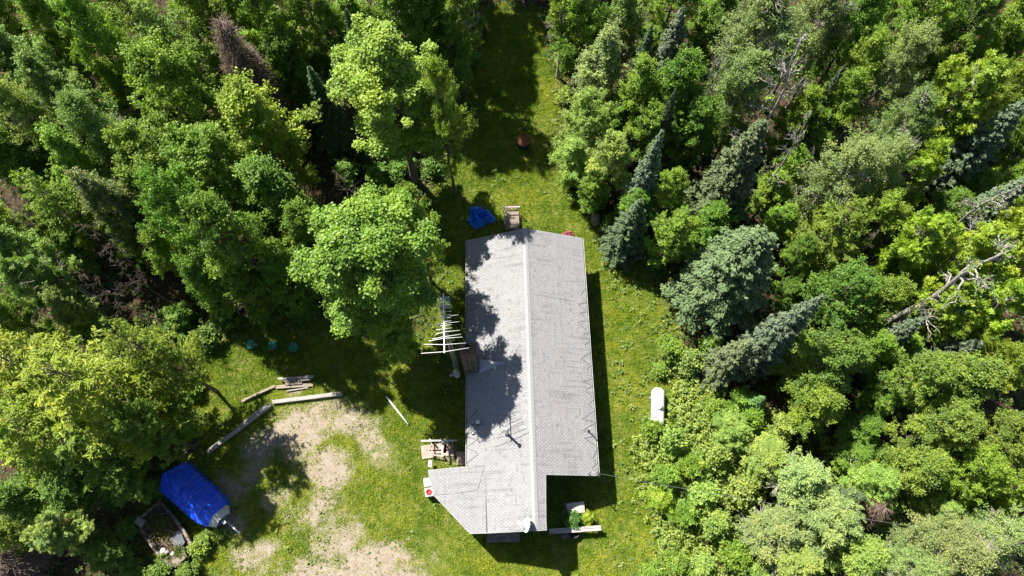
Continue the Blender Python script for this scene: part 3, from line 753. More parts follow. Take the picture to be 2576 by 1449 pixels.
# white tubs beside the porch
for px, py, red, lab in ((1076, 1213, False, 'white plastic tub with plain lid beside the porch corner'), (1079, 1238, True, 'white plastic tub with a round red lid beside the porch corner')):
    c = W(px, py, 0.75)
    t = empty('plastic_tub', (c.x, c.y, 0), math.radians(8), lab, 'tub')
    MB().box((0, 0, .36), (.42, .44, .72), taper=1.06).build('body', M_white, t, bevel=.03)
    MB().box((0, 0, .745), (.47, .49, .06), taper=.95).build('lid', M_white, t, bevel=.02)
    if red: MB().lathe([(.17, .775), (.175, .83), (.15, .835), (.145, .80), (0, .80)], 20).build('red_lid', mat('red_plastic', (.55, .02, .02), (.42, .015, .015), .4, 3, 0), t)

# propane tank
c0 = W(1656, 1001, 0.75); c1 = W(1655, 1058, 0.75)
axis_v = (c1 - c0).normalized(); mid = (W(1656, 974, .75) + W(1655, 1073, .75)) / 2
tank = empty('propane_tank', (mid.x, mid.y, 0), 0, 'white horizontal propane tank with domed lid standing on the east lawn', 'tank')
Lh = (W(1656, 974, .75) - W(1655, 1073, .75)).length / 2; R = 0.40
prof = [(0.0, -Lh)] + [(R * math.sin(a), -Lh + R * .8 * (1 - math.cos(a))) for a in [i * math.pi / 16 for i in range(1, 9)]]
prof += [(r, -z) for r, z in prof[::-1]]
Mt = Matrix.Translation((0, 0, .62)) @ Matrix.Rotation(math.atan2(axis_v.y, axis_v.x), 4, 'Z') @ Matrix.Rotation(math.pi / 2, 4, 'Y')
MB().lathe(prof, 28, Mt).build('vessel', M_white, tank)
MB().lathe([(.19, .96), (.20, 1.10), (.17, 1.19), (.08, 1.24), (0, 1.25)], 20, Matrix.Translation((0, -.05, 0))).build('valve_dome', M_white, tank)
for s in (-1, 1): MB().box((0, s * Lh * .55, .12), (.7, .16, .3)).build('saddle', M_concrete, tank)
MB().tube([(-.04, .28, 1.0), (-.04, .28, 1.07)], .03, 8).build('gauge', M_galv, tank); MB().tube([(.06, .30, 1.0), (.06, .30, 1.07)], .03, 8).build('gauge', M_galv, tank)

# three green septic lids in a row, pale pipe
M_lid = mat('green_lid', (0.03, 0.22, 0.15), (0.02, 0.16, 0.11), .5, 4, .05)
for px, py, lab in ((630, 866, 'round green septic lid, leftmost of the three in the shaded grass'), (685, 869, 'round green septic lid, middle one of the three'), (738, 873, 'round green septic lid, nearest the big maple of the three')):
    c = W(px, py, .15)
    e = empty('septic_lid', (c.x, c.y, 0), px * .1, lab, 'lid', 'green septic lids')
    MB().lathe([(.25, 0), (.25, .12), (.31, .12), (.32, .15), (.30, .18), (.27, .18), (.26, .16), (.1, .175), (0, .178)], 26).build('cover', M_lid, e)
    for k in range(6):
        a = k * math.pi / 3
        MB().beam((.09 * math.cos(a), .09 * math.sin(a), .18), (.25 * math.cos(a), .25 * math.sin(a), .172), .02, .015).build('rib', M_lid, e)
c = W(645, 867, .2)
tag(MB().tube([(c.x, c.y, 0), (c.x, c.y, .3), (c.x + .02, c.y, .34)], .06, 10).build('standpipe', M_trim), 'short pale standpipe beside the leftmost green lid', 'pipe')

# outdoor fireplace: rusty conical hood with stack and fire bowl
c = W(1317, 370, .0)
fp = empty('cone_fireplace', (c.x, c.y, 0), 0, 'rusty cone shaped outdoor fireplace in the north clearing', 'fireplace')
MB().lathe([(.30, .0), (.34, .06), (.30, .1), (.33, .30), (.52, .44), (.50, .47), (.30, .36), (0, .34)], 22).build('fire_bowl', M_blackpipe, fp)
MB().lathe([(.54, .95), (.53, .97), (.32, 1.32), (.13, 1.62), (.10, 1.63), (.10, 1.6), (.30, 1.28), (.51, .95)], 24, smooth=True).build('hood', M_rust, fp)
MB().tube([(0, 0, 1.58), (0, 0, 2.15)], .095, 14).build('stack', M_rust, fp)
MB().lathe([(.10, 2.15), (.16, 2.16), (0, 2.26)], 14).build('stack_cap', M_blackpipe, fp)
for k in range(3):
    a = k * 2.094 + .4
    MB().tube([(.48 * math.cos(a), .48 * math.sin(a), .43), (.49 * math.cos(a), .49 * math.sin(a), .97)], .015, 6).build('support', M_blackpipe, fp)

# boulder
def rock(name, c, sx, sy, sz, seed, mt, label):
    mb = MB(); vs = []; nr, ns = 9, 14
    for i in range(nr + 1):
        th = math.pi * i / nr
        for k in range(ns):
            ph = 2 * math.pi * k / ns
            d = Vector((math.sin(th) * math.cos(ph), math.sin(th) * math.sin(ph), math.cos(th)))
            q = 1 + .28 * mnoise.noise(d * 1.6 + Vector((seed, 0, 0))) + .10 * mnoise.noise(d * 4.5 + Vector((seed, 2, 0)))
            vs.append(Vector((d.x * sx, d.y * sy, d.z * sz)) * q)
    fs = [(i * ns + k, (i + 1) * ns + k, (i + 1) * ns + (k + 1) % ns, i * ns + (k + 1) % ns) for i in range(nr) for k in range(ns)]
    mb.add(vs, fs, True)
    return tag(mb.build(name, mt, None, (c.x, c.y, sz * .55)), label, 'rock')
M_rock = mat('granite', (.42, .36, .30), (.22, .185, .15), .95, 5, .8, bdist=.05)
rock('boulder', W(1499, 551, .3), .36, .44, .36, 3.0, M_rock, 'tan speckled boulder at the wood edge north-east of the cabin')
for px, py, s, sd, lb in ((2046, 1158, .25, 5, 'pale stone in the weeds between the tank and the eastern spruces'), (2062, 1186, .18, 8, 'small pale stone in the weeds east of the tank')):
    rock('field_stone', W(px * 2576 / 3072, py * 2576 / 3072, .1), s, s * .8, s * .6, sd, M_rock, lb)

# crumpled sheets: the blue tarp heap and the red cloth
def crumple(name, c, rx, ry, h, seed, mt, label, cat, n=46, rough=1.0, lobes=.16):
    vs = []
    for j in range(n + 1):
        for i in range(n + 1):
            x = 2 * i / n - 1; y = 2 * j / n - 1
            r = max(abs(x), abs(y)); a = math.atan2(y, x)
            k = r / max(math.hypot(x, y), 1e-6) if r else 1
            edge = 1 + lobes * math.sin(3 * a + seed) + .5 * lobes * math.sin(5 * a + 2 * seed) + .5 * lobes * mnoise.noise((math.cos(a) * 2 + seed, math.sin(a) * 2, 0))
            X, Y = x * k * edge, y * k * edge
            q = Vector((X * 2.6 + seed, Y * 2.6, 0)); w_ = Vector((mnoise.noise(q), mnoise.noise(q + Vector((5, 3, 0))), 0)) * .9
            ridge = 1 - abs(mnoise.noise(q * 1.1 + w_)) * 2.2; ridge2 = 1 - abs(mnoise.noise(q * 2.7 + w_ * 1.5)) * 2
            bowl = max(0, 1 - r ** 3.0)
            z = .03 + h * bowl * (.45 + .40 * ridge * rough + .22 * ridge2 * rough) + .02 * ridge2
            sh = .06 * mnoise.noise(q * 2 + Vector((0, 9, 0)))
            vs.append((X * rx + sh, Y * ry + sh, max(z, .02)))
    m_ = n + 1
    fs = [(j * m_ + i, j * m_ + i + 1, (j + 1) * m_ + i + 1, (j + 1) * m_ + i) for j in range(n) for i in range(n)]
    o = MB().add(vs, fs, False).build(name, mt, None, (c.x, c.y, 0))
    so = o.modifiers.new('thickness', 'SOLIDIFY'); so.thickness = .012; so.offset = -1
    return tag(o, label, cat)
def tarp_mat(name, c1, c2, rough=.3):
    m, nt, b = nodes(name)
    n = tnoise(nt, 3.5, 5, .6); f = tnoise(nt, 120, 1, .5)
    nt.links.new(ramp(nt, n.outputs[0], [(.35, c2), (.65, c1)]).outputs[0], b.inputs['Base Color'])
    b.inputs['Roughness'].default_value = rough; b.inputs['Specular IOR Level'].default_value = .5
    w = tnoise(nt, 5.0, 6, .55, 'Object', (1, 1, .6)); bump(nt, b, w.outputs[0], .8, .10)
    return m
M_tarp = tarp_mat('blue_tarp_weave', (.025, .21, .80), (.012, .12, .62), .33)
M_tarp2 = tarp_mat('royal_blue_tarp', (.016, .10, .80), (.009, .065, .66), .26)
crumple('blue_tarp', W(1208, 546, .1), .90, .80, .55, 1.7, M_tarp, 'crumpled blue tarpaulin heaped on the grass north of the cabin', 'tarp', 54, 1.0, .13)
crumple('red_cloth', W(1430, 589, .1), .45, .24, .2, 4.1, tarp_mat('red_plastic_sheet', (.36, .09, .11), (.26, .06, .075), .5), 'crumpled red sheet lying against the north wall under the eave', 'sheet', 26)
tag(crumple('pale_scrap', W(1340, 563 + 15, .1), .1, .1, .05, 2, M_trim, 'x', 'scrap', 6), 'pale scrap on the ground by the north wall', 'scrap') if False else None

# timbers, boards, poles on the ground
def log_board(name, p0, p1, w, h, z, mt, label, cat, group=None, z1=None):
    a = W(*p0, z); b_ = W(*p1, z if z1 is None else z1); L = (b_ - a).length
    o = MB().box((L / 2, 0, 0), (L, w, h)).build(name, mt, None, a, None, bevel=min(w, h) * .15)
    d = b_ - a
    o.rotation_euler = (0, -math.asin(d.z / L), math.atan2(d.y, d.x))
    return tag(o, label, cat, group)
log_board('timber', (686, 1012), (862, 990), .25, .22, .15, M_wood, 'long pale squared timber edging the top of the sandy patch', 'timber')
log_board('timber', (522, 1138), (606, 1075), .24, .24, .16, M_wood, 'weathered timber at the left edge of the sandy patch, lower of two in line', 'timber')
log_board('timber', (605, 1074), (681, 1017), .30, .30, .19, M_wood, 'weathered timber at the left edge of the sandy patch, upper of two in line', 'timber')
log_board('lumber', (608, 1010), (692, 971), .17, .1, .12, M_wood2, 'tan plank lying aslant in the grass, upper of a pair', 'plank', 'loose planks by the sandy patch')
log_board('lumber', (616, 1006), (678, 978), .09, .08, .22, M_wood2, 'narrow tan plank lying on the slanting plank', 'plank')
log_board('lumber', (699, 953), (789, 947), .14, .1, .36, M_wood, 'pale beam topmost of the stacked lumber pile', 'plank')
log_board('lumber', (716, 958), (745, 956), .12, .08, .24, M_wood, 'short pale offcut in the lumber pile', 'plank')
log_board('lumber', (748, 958), (782, 954), .12, .1, .26, M_wood, 'short beam beside the offcut in the lumber pile', 'plank')
log_board('lumber', (694, 974), (788, 968), .22, .1, .12, M_wood2, 'wide tan board along the bottom of the lumber pile', 'plank')
log_board('lumber', (718, 966), (760, 963), .16, .09, .22, M_wood2, 'short tan board resting across the lumber pile', 'plank')
log_board('lumber', (720, 984), (776, 975), .07, .06, .08, M_wood, 'thin strip of wood lying below the lumber pile', 'plank')
log_board('dark_plank', (447, 1150), (492, 1105), .48, .22, .14, M_wood3, 'dark weathered slab of wood behind the covered boat', 'plank')
a = W(972, 998, .12); b_ = W(1027, 1068, .12)
tag(MB().tube([a, b_], .05, 10).build('metal_pole', M_alu), 'loose aluminium pole lying in the shaded grass', 'pole')
for i, (p, q) in enumerate((((758, 1030), (800, 1060)), )): pass

# pipe and timber frame standing on paving slabs by the porch
fr = empty('pipe_frame', W(1108, 1138, 0), 0, 'open timber frame with a pipe across its top by the porch', 'frame')
fo = W(1108, 1138, 0)
def L_(px, py, z): q = W(px, py, z) - fo; q.z = z; return q
MB().tube([L_(1060, 1109, .95), L_(1151, 1108, .95)], .045, 10).build('cross_pipe', M_alu, fr)
MB().beam(L_(1112, 1109, .85), L_(1113, 1146, .85), .10, .06).build('beam', M_trim, fr)
MB().beam(L_(1080, 1143, .42), L_(1116, 1148, .42), .08, .06).build('beam', M_wood, fr)
MB().beam(L_(1085, 1110, .4), L_(1087, 1142, .4), .06, .06).build('beam', M_wood, fr)
MB().beam(L_(1139, 1112, .4), L_(1140, 1148, .4), .05, .05).build('beam', M_wood, fr)
for px, py in ((1086, 1111), (1112, 1111), (1140, 1112)): q = L_(px, py, 0); MB().box((q.x, q.y, .45), (.08, .08, .9)).build('post', M_wood, fr)
for px, py in ((1087, 1142), (1114, 1147), (1140, 1147)): q = L_(px, py, 0); MB().box((q.x, q.y, .2), (.08, .08, .42)).build('post', M_wood, fr)
MB().box(L_(1120, 1112, .9), (.42, .18, .14)).build('saddle_block', M_trim, fr)
for px, py, w, h, r in ((1077, 1136, .8, .8, .15), (1108, 1128, .75, .6, .02), (1128, 1132, .6, .7, -.08), (1160, 1152, .55, .8, .05)):
    c = W(px, py, .04)
    tag(MB().box((c.x, c.y, .035), (w, h, .08), r).build('paving_slab', mat('pinkish_slab', (.40, .31, .26), (.28, .21, .175), .95, 4, .3) if 'pinkish_slab' not in bpy.data.materials else bpy.data.materials['pinkish_slab'], bevel=.012),
        {1077: 'pinkish paving slab under the left side of the pipe frame', 1108: 'pinkish paving slab inside the pipe frame', 1128: 'pinkish paving slab at the right of the pipe frame', 1160: 'pinkish paving slab against the cabin wall by the porch'}[px], 'slab')
log_board('short_plank', (1083, 1158), (1081, 1175), .22, .05, .5, M_trim, 'short pale plank at the porch corner below the pipe frame', 'plank')

# tarp-covered boat on its trailer
def along(p0, p1, z): a = W(*p0, z); b_ = W(*p1, z); return a, b_, b_ - a
st_, bw, dv = along((437, 1198), (562, 1309), .8)
L = dv.length; ang = math.atan2(dv.y, dv.x)
cb = empty('covered_boat', (st_.x, st_.y, 0), ang, 'boat on a trailer wrapped in a bright royal blue tarpaulin', 'boat')
def halfw(t): return 1.02 * (1 if t < .55 else math.sqrt(max(0, 1 - ((t - .55) / .50) ** 2.2)))
def sect(t, full=True):
    w = max(halfw(t), .06); rh = 2.15 - .45 * t - (.5 * max(0, t - .8) / .2 * .6)
    return w, rh
vs = []; ns, nt_ = 72, 40
for i in range(ns + 1):
    t = i / ns * .90; w, rh = sect(t)
    for k in range(nt_ + 1):
        s = 2 * k / nt_ - 1                      # -1 .. 1 across
        a_ = abs(s)
        if a_ < .78:
            y = w * s / .78 * .98; z = rh - (rh - 1.05) * (a_ / .78) ** .96
        else:
            y = w * (.98 + .05 * (a_ - .78) / .22) * (1 if s > 0 else -1); z = 1.05 - (a_ - .78) / .22 * .62
        wr = mnoise.noise((t * 9, s * 3, 2)) * .05 + mnoise.noise((t * 26 + s * 6, s * 7, 5)) * .035 + (.5 - abs(mnoise.noise((t * 17 - s * 4, s * 5 + t * 6, 8)))) * .05
        sag = -.05 * math.sin(t * 3.1416 * 5) ** 2 * (1 - a_) if a_ < .78 else 0
        fold = .05 * math.sin(t * 60 + 3 * mnoise.noise((t * 8, 0, 1))) * max(0, (a_ - .35)) if a_ > .35 else 0
        vs.append((t * L + wr * .5, y + (fold if s > 0 else -fold) * .6, z + wr + sag))
q = nt_ + 1
fs = [(i * q + k, (i + 1) * q + k, (i + 1) * q + k + 1, i * q + k + 1) for i in range(ns) for k in range(nt_)]
nb = len(vs)
vs.append((-.05, 0, 1.0))
fs += [(k, k + 1, nb) for k in range(nt_)]
tp = MB().add(vs, fs, False).build('tarpaulin', M_tarp2, cb)
tp.modifiers.new('thickness', 'SOLIDIFY').thickness = .012
# silver bow cover, hull
vs = []
for i in range(9):
    t = .895 + .105 * i / 8; w, rh = sect(min(t, .995)); w = max(w * .97, .02)
    for k in range(13):
        s = 2 * k / 12 - 1; a_ = abs(s)
        z = (rh - .06) - (rh - 1.0) * (a_ / .78) if a_ < .78 else .98 - (a_ - .78) / .22 * .35
        vs.append((t * L, w * (s / .78 if a_ < .78 else (1 if s > 0 else -1)), max(z, .62) + .012 * math.sin(k * 5 + i)))
fs = [(i * 13 + k, (i + 1) * 13 + k, (i + 1) * 13 + k + 1, i * 13 + k + 1) for i in range(8) for k in range(12)]
MB().add(vs, fs, True).build('bow_cover', mat('silver_canvas', (.55, .54, .52), (.40, .39, .37), .6, 5, .4), cb)
vs = []
for i in range(17):
    t = i / 16; w = max(halfw(t) * .93, .02)
    for y, z in ((-w, .95), (-w * .95, .62), (-w * .45, .40), (0, .33 + .25 * max(0, t - .7) / .3), (w * .45, .40), (w * .95, .62), (w, .95)): vs.append((t * L * .99, y, z))
fs = [(i * 7 + k, i * 7 + k + 1, (i + 1) * 7 + k + 1, (i + 1) * 7 + k) for i in range(16) for k in range(6)] + [tuple(range(7))[::-1]]
MB().add(vs, fs, True).build('hull', M_white, cb)
for t in (.30, .52, .72):
    w, rh = sect(t); pts = []
    for k in range(13):
        s = (2 * k / 12 - 1) * .95; a_ = abs(s)
        z = rh - (rh - 1.05) * (a_ / .78) ** .96 if a_ < .78 else 1.05 - (a_ - .78) / .22 * .6
        pts.append((t * L, s / .78 * w if a_ < .78 else math.copysign(w * 1.04, s), z + .03))
    MB().tube(pts, .006, 4).build('rope', M_galv, cb)
tl = empty('boat_trailer', (st_.x, st_.y, 0), ang, 'galvanised boat trailer with tongue sticking out past the bow', 'trailer')
xe = (W(605, 1332, .4) - st_).length
for s in (-1, 1):
    MB().beam((.4, s * .62, .36), (L * .72, s * .55, .36), .07, .10).build('side_rail', M_galv, tl)
    MB().beam((L * .72, s * .55, .365), (L * 1.04, s * .06, .40), .07, .10).build('side_rail', M_galv, tl)
    wb = MB().lathe([(.10, -.07), (.25, -.09), (.28, -.05), (.28, .05), (.25, .09), (.10, .07)], 20, Matrix.Translation((L * .35, s * .92, .28)) @ Matrix.Rotation(math.pi / 2, 4, 'X')).build('wheel', M_blackpipe, tl)
    MB().lathe([(0, .06), (.13, .05), (.14, .02)], 14, Matrix.Translation((L * .35, s * .92, .28)) @ Matrix.Rotation(-s * math.pi / 2, 4, 'X')).build('rim', M_galv, wb)
MB().tube([(L * .35, -.9, .28), (L * .35, .9, .28)], .03, 8).build('axle', M_galv, tl)
MB().beam((L * .9, 0, .44), (xe - .1, 0, .46), .09, .10).build('tongue', M_galv, tl)
MB().box((xe, 0, .48), (.24, .11, .10)).build('coupler', M_alu, tl)
MB().beam((L * 1.0, 0, .5), (L * .99, 0, 1.1), .07, .07).build('winch_post', M_galv, tl)
MB().box((L * 1.04, 0, .95), (.2, .18, .18)).build('winch', M_galv, tl)

# derelict open boat full of litter
st2, b2, dv = along((372, 1284), (466, 1410), .6)
L = dv.length; ang = math.atan2(dv.y, dv.x)
ob = empty('derelict_boat', (st2.x, st2.y, 0), ang, 'derelict open fibreglass boat full of leaves and rubbish beside the covered boat', 'boat')
M_old = mat('mouldy_gelcoat', (.26, .22, .175), (.075, .06, .045), .85, 4, .35, lo=.4, hi=.62)
M_oldin = mat('dirty_liner', (.12, .10, .08), (.055, .045, .035), .9, 3, .5)
def hw2(t): return .95 * (0.93 + .07 * min(t / .3, 1)) * (1 if t < .6 else math.sqrt(max(.0, 1 - ((t - .6) / .46) ** 2.6)))
vo = []; n_ = 24
for i in range(n_ + 1):
    t = i / n_; w = max(hw2(t), .08); wi = max(w - .15, .03)
    for y, z in ((-w * .75, .12), (-w, .50), (-w, .68), (-w + .02, .72), (-wi, .72), (-wi + .03, .66), (-wi * .9, .34), (wi * .9, .34), (wi - .03, .66), (wi, .72), (w - .02, .72), (w, .68), (w, .50), (w * .75, .12)):
        wob = mnoise.noise((t * 6, y * 2, 3)) * .03
        vo.append((t * L + wob, y + wob, z + .08 * t + wob))
fo_ = []
for i in range(n_):
    for k in range(14):
        fo_.append((i * 14 + k, i * 14 + (k + 1) % 14, (i + 1) * 14 + (k + 1) % 14, (i + 1) * 14 + k))
fo_ += [tuple(range(14)), tuple(range(n_ * 14, n_ * 14 + 14))[::-1]]
MB().add(vo, fo_, True).build('hull', M_old, ob)
MB().box((L * .5, 0, .455), (L * .86, 1.3, .05)).build('sole', M_oldin, ob)
MB().box((.12, 0, .70), (.16, 1.6, .22)).build('transom', M_old, ob, bevel=.03)
MB().box((.30, -.58, .80), (.5, .42, .30), .3, .1).build('motor_well_box', mat('grey_lid', (.30, .28, .27), (.2, .185, .175), .8, 4, .2), ob, bevel=.03)
for t, r, w in ((.34, .12, 1.45), (.56, -.1, 1.5)): MB().box((L * t, 0, .63), (.26, w, .05), r).build('thwart', M_wood3, ob)
MB().add([(L * .60, .08, .80), (L * .84, .06, .86), (L * .80, .62, .84), (L * .58, .76, .80), (L * .60, .08, .76), (L * .84, .06, .82), (L * .80, .62, .80), (L * .58, .76, .76)],
         [(0, 1, 2, 3), (7, 6, 5, 4), (0, 4, 5, 1), (1, 5, 6, 2), (2, 6, 7, 3), (3, 7, 4, 0)]).build('windscreen', mat('dark_screen', (.06, .075, .085), (.04, .05, .055), .3, 4, .1), ob)
MB().box((L * .93, -.1, .84), (.5, .8, .05), 0, 0, -.05).build('bow_deck', M_old, ob)
rng = random.Random(3)
for k in range(60):
    x = rng.uniform(.12, .92) * L; y = rng.uniform(-.6, .6); a_ = rng.uniform(0, 3.14); l_ = rng.uniform(.25, .8)
    z = .62 + rng.uniform(0, .16)
    tag(MB().tube([(x, y, z), (x + l_ * .5 * math.cos(a_), y + l_ * .5 * math.sin(a_) * .6, z + .05), (x + l_ * math.cos(a_), max(-.75, min(.75, y + l_ * math.sin(a_))), z + rng.uniform(-.05, .1))], rng.uniform(.008, .02), 4).build('fallen_twig', M_dead, ob))
def boat_litter():
    r_ = np.random.default_rng(6); n = 3200
    P = np.stack([r_.uniform(.08, .95, n) * L, r_.normal(0, .36, n).clip(-.72, .72), r_.uniform(.47, .72, n)], -1)
    V, F, t = leaf_quads(P, np.array([0, 0, 1.]) + r_.normal(0, .4, (n, 3)), .10, .06, r_, r_.random(n))
    o = link('leaf_litter', np_mesh('leaf_litter', V, F, M_leaf, {'tint': t}), ob); o.color = (.13, .085, .05, 1); tag(o, kind='stuff')
    n = 900; P = np.stack([r_.normal(.32, .12, n) * L, r_.normal(.05, .3, n), r_.uniform(.62, .95, n)], -1)
    V, F, t = leaf_quads(P, np.array([0, 0, 1.]) + r_.normal(0, .5, (n, 3)), .15, .05, r_, r_.random(n))
    o = link('weed_clump', np_mesh('weed_clump', V, F, M_leaf, {'tint': t}), ob); o.color = (.12, .13, .015, 1)
    n = 420; P = np.stack([r_.normal(.84, .05, n) * L, r_.normal(.1, .13, n), r_.uniform(.75, 1.0, n)], -1)
    V, F, t = leaf_quads(P, np.array([0, 0, 1.]) + r_.normal(0, .7, (n, 3)), .2, .035, r_, r_.random(n))
    o = link('grass_clump', np_mesh('grass_clump', V, F, M_leaf, {'tint': t}), ob); o.color = (.09, .13, .02, 1)
boat_litter()
for x, y, s, mt_ in ((.66, -.38, .16, M_white), (.80, -.05, .12, M_white), (.745, .32, .06, M_white), (.70, .40, .05, M_white), (.72, -.25, .12, M_rock)):
    vs_ = MB().lathe([(0, .62), (s, .64), (s * 1.05, .72), (s * .7, .82), (0, .84)], 9, Matrix.Translation((x * L, y, 0)) @ Matrix.Rotation(.3, 4, 'X'))
    vs_.build('rubbish', mt_, ob)
# ------------------------------------------------------------------ trees: prototypes
PROTO = {}
def tubes_np(segs, n=5):
    """segs: list of (p0, p1, r0, r1); one open tapered tube each"""
    a = np.array([s[0] for s in segs], float); b = np.array([s[1] for s in segs], float)
    r0 = np.array([s[2] for s in segs]); r1 = np.array([s[3] for s in segs])
    d = unit(b - a); h = np.where(np.abs(d[:, 2:3]) < .9, np.array([[0, 0, 1.]]), np.array([[1., 0, 0]]))
    u = unit(np.cross(d, h)); w = np.cross(d, u)
    ang = np.arange(n) * 2 * np.pi / n
    ring = u[:, None] * np.cos(ang)[None, :, None] + w[:, None] * np.sin(ang)[None, :, None]
    V = np.stack([a[:, None] + ring * r0[:, None, None], b[:, None] + ring * r1[:, None, None]], 1).reshape(-1, 3)
    k = np.arange(n); k2 = (k + 1) % n
    f = np.stack([k, k2, n + k2, n + k], -1)
    F = (np.arange(len(segs)) * 2 * n)[:, None, None] + f[None]
    return V, F.reshape(-1, 4)
def limb(segs, a, b, r0, r1, rng, k=3, sag=0.12, wob=.06):
    a = np.array(a, float); b = np.array(b, float); L = np.linalg.norm(b - a); prev = a
    for i in range(1, k + 1):
        t = i / k; p = a + (b - a) * t
        p[2] += -sag * L * t * (1 - t) * 2 + 0.0
        if i < k: p += rng.normal(0, wob * L, 3)
        q0 = r0 + (r1 - r0) * (i - 1) / k; q1 = r0 + (r1 - r0) * t
        segs.append((prev, p, q0, q1)); prev = p
def trunk_segs(h, r, rng, lean=.02, k=6):
    segs = []; prev = np.zeros(3)
    for i in range(1, k + 1):
        t = i / k; p = np.array([rng.normal(0, lean * h) * t, rng.normal(0, lean * h) * t, h * t])
        segs.append((prev, p, r * (1 - .85 * (i - 1) / k) * (1.25 if i == 1 else 1), r * (1 - .85 * t))); prev = p
    return segs
def trunk_at(segs, z):
    for a, b, _, _ in segs:
        if a[2] <= z <= b[2]: return a + (b - a) * (z - a[2]) / max(b[2] - a[2], 1e-6)
    return segs[-1][1]
def proto(name, segs, leaves, bark, leafm, R, h, zc, nsides=5):
    V, F = tubes_np(segs, nsides); tm = np_mesh(name + '_trunk', V, F, bark, None, True)
    cm = None
    if leaves is not None: cm = np_mesh(name + '_crown', leaves[0], leaves[1], leafm, {'tint': leaves[2]})
    PROTO[name] = (tm, cm, R, h, zc)

def deciduous(name, seed, R, h, z0f, nl, cpl, rc, nleaf, ls, asp=.75, bark=None, bare=0.0, rosette=0, el=(.15, .95), pk=.35, flat=.62, up=.5, jit=.24, ct=.22, droop=0.0, spray=1.0):
    """limbs spring from the trunk all the way up; each carries leaf sprays over its outer part"""
    rng = np.random.default_rng(seed); segs = trunk_segs(h * .93, .015 * h, rng)
    C_, O_, T_, B_ = [], [], [], []
    for i in range(nl):
        f = (i + rng.uniform(0, 1)) / nl; za = h * (z0f + (.92 - z0f) * f)
        pr = (min(1, (f + .3) / (pk + .3)) ** .7 if f < pk else ((1.04 - f) / (1.04 - pk)) ** .6)
        L = R * max(pr, .22) * rng.uniform(.6, 1.15); az = 2.39996 * i + rng.normal(0, .35); e_ = el[0] + (el[1] - el[0]) * f + rng.normal(0, .14)
        dr = np.array([np.cos(az) * np.cos(e_), np.sin(az) * np.cos(e_), np.sin(e_)]); sd = np.array([-np.sin(az), np.cos(az), 0])
        b = trunk_at(segs, za); bare_l = rng.random() < bare
        limb(segs, b, b + dr * L * 1.02, .0055 * h * (.45 + .55 * L / R), .006, rng, 4, .05, .04)
        lt = rng.uniform(.5 - ct, .5 + ct)
        for q in range(max(2, int(cpl * (.35 + .65 * L / R) + .5))):
            t = rng.uniform(.3, 1.06); o = b + dr * L * t; p = o + sd * rng.normal(0, .2 * L * (1.2 - .5 * t)) + np.array([0, 0, rng.normal(.02, .10) * L - droop * L * t])
            if bare_l:
                for _ in range(4):
                    k0 = o; limb(segs, k0, k0 + unit(p - o + dr * .5 + rng.normal(0, .35, 3)) * rng.uniform(.3, .9), .018, .006, rng, 3, 0, .07)
                if rng.random() < .75: continue
            else: limb(segs, o, p, .012, .005, rng, 2, 0, .05)
            C_.append(p); O_.append(unit(dr + np.array([0, 0, .4]))); T_.append(lt + rng.normal(0, .09))
    for q in range(4):
        C_.append(np.array([rng.normal(0, .05 * R), rng.normal(0, .05 * R), h * rng.uniform(.88, .97)])); O_.append(np.array([0, 0, 1.])); T_.append(.6)
    c = np.array(C_); out = np.array(O_); ctn = np.array(T_); n = len(c)
    rcs = rc * rng.uniform(.55, 1.4, n); cnt = np.maximum((nleaf * (rcs / rc) ** 2).astype(int), 3)
    idx = np.repeat(np.arange(n), cnt); m = len(idx)
    ld = unit(rng.normal(size=(m, 3)) + .6 * out[idx] + np.array([0, 0, up]))
    P = c[idx] + ld * (rcs[idx] * np.clip(rng.normal(.8, jit, m), .1, 1.6))[:, None] * np.array([1, 1, flat])
    if spray:                                    # leaves strung along several short shoots instead of a ball
        ns_ = 5; sdir = unit(out[:, None] * .9 + rng.normal(0, .75, (n, ns_, 3)) + np.array([0, 0, .15])); pick = rng.integers(0, ns_, m)
        q_ = rng.uniform(-.15, 1.0, m) ** 1.0; sv_ = sdir[idx, pick]
        P = c[idx] + sv_ * (q_ * rcs[idx] * 1.55 * spray)[:, None] + rng.normal(0, 1, (m, 3)) * (rcs[idx] * (.30 - .13 * q_))[:, None] * np.array([1, 1, .7])
        ld = unit(sv_ * .5 + rng.normal(0, .6, (m, 3)) + np.array([0, 0, .4]))
    N = ld * .4 + np.array([0, 0, .6]) + rng.normal(0, .55, (m, 3))
    t = np.clip(ctn[idx] + rng.normal(0, .15, m) + .10 * (ld[:, 2] > .55), 0, 1)
    if rosette:
        k = rosette; a = rng.uniform(0, 6.28, (m, 1)) + np.arange(k)[None] * 2 * np.pi / k + rng.normal(0, .2, (m, k))
        N = unit(N); U = unit(np.cross(N, rng.normal(size=(m, 3)))); Vv = np.cross(N, U)
        dirs = U[:, None] * np.cos(a)[..., None] + Vv[:, None] * np.sin(a)[..., None] - N[:, None] * .25
        P2 = (P[:, None] + dirs * ls * .55).reshape(-1, 3)
        lv = leaf_quads(P2, (np.repeat(N, k, 0) + rng.normal(0, .2, (m * k, 3))), ls * rng.uniform(.8, 1.2, m * k), ls * asp, rng, np.repeat(t, k), dirs.reshape(-1, 3))
    else:
        s = ls * rng.uniform(.65, 1.35, m); lv = leaf_quads(P, N, s, s * asp, rng, t)
    proto(name, segs, lv, bark or M_bark, M_leaf, R + rc * .6, h, h * (z0f + .93) * .5 + .06 * h)

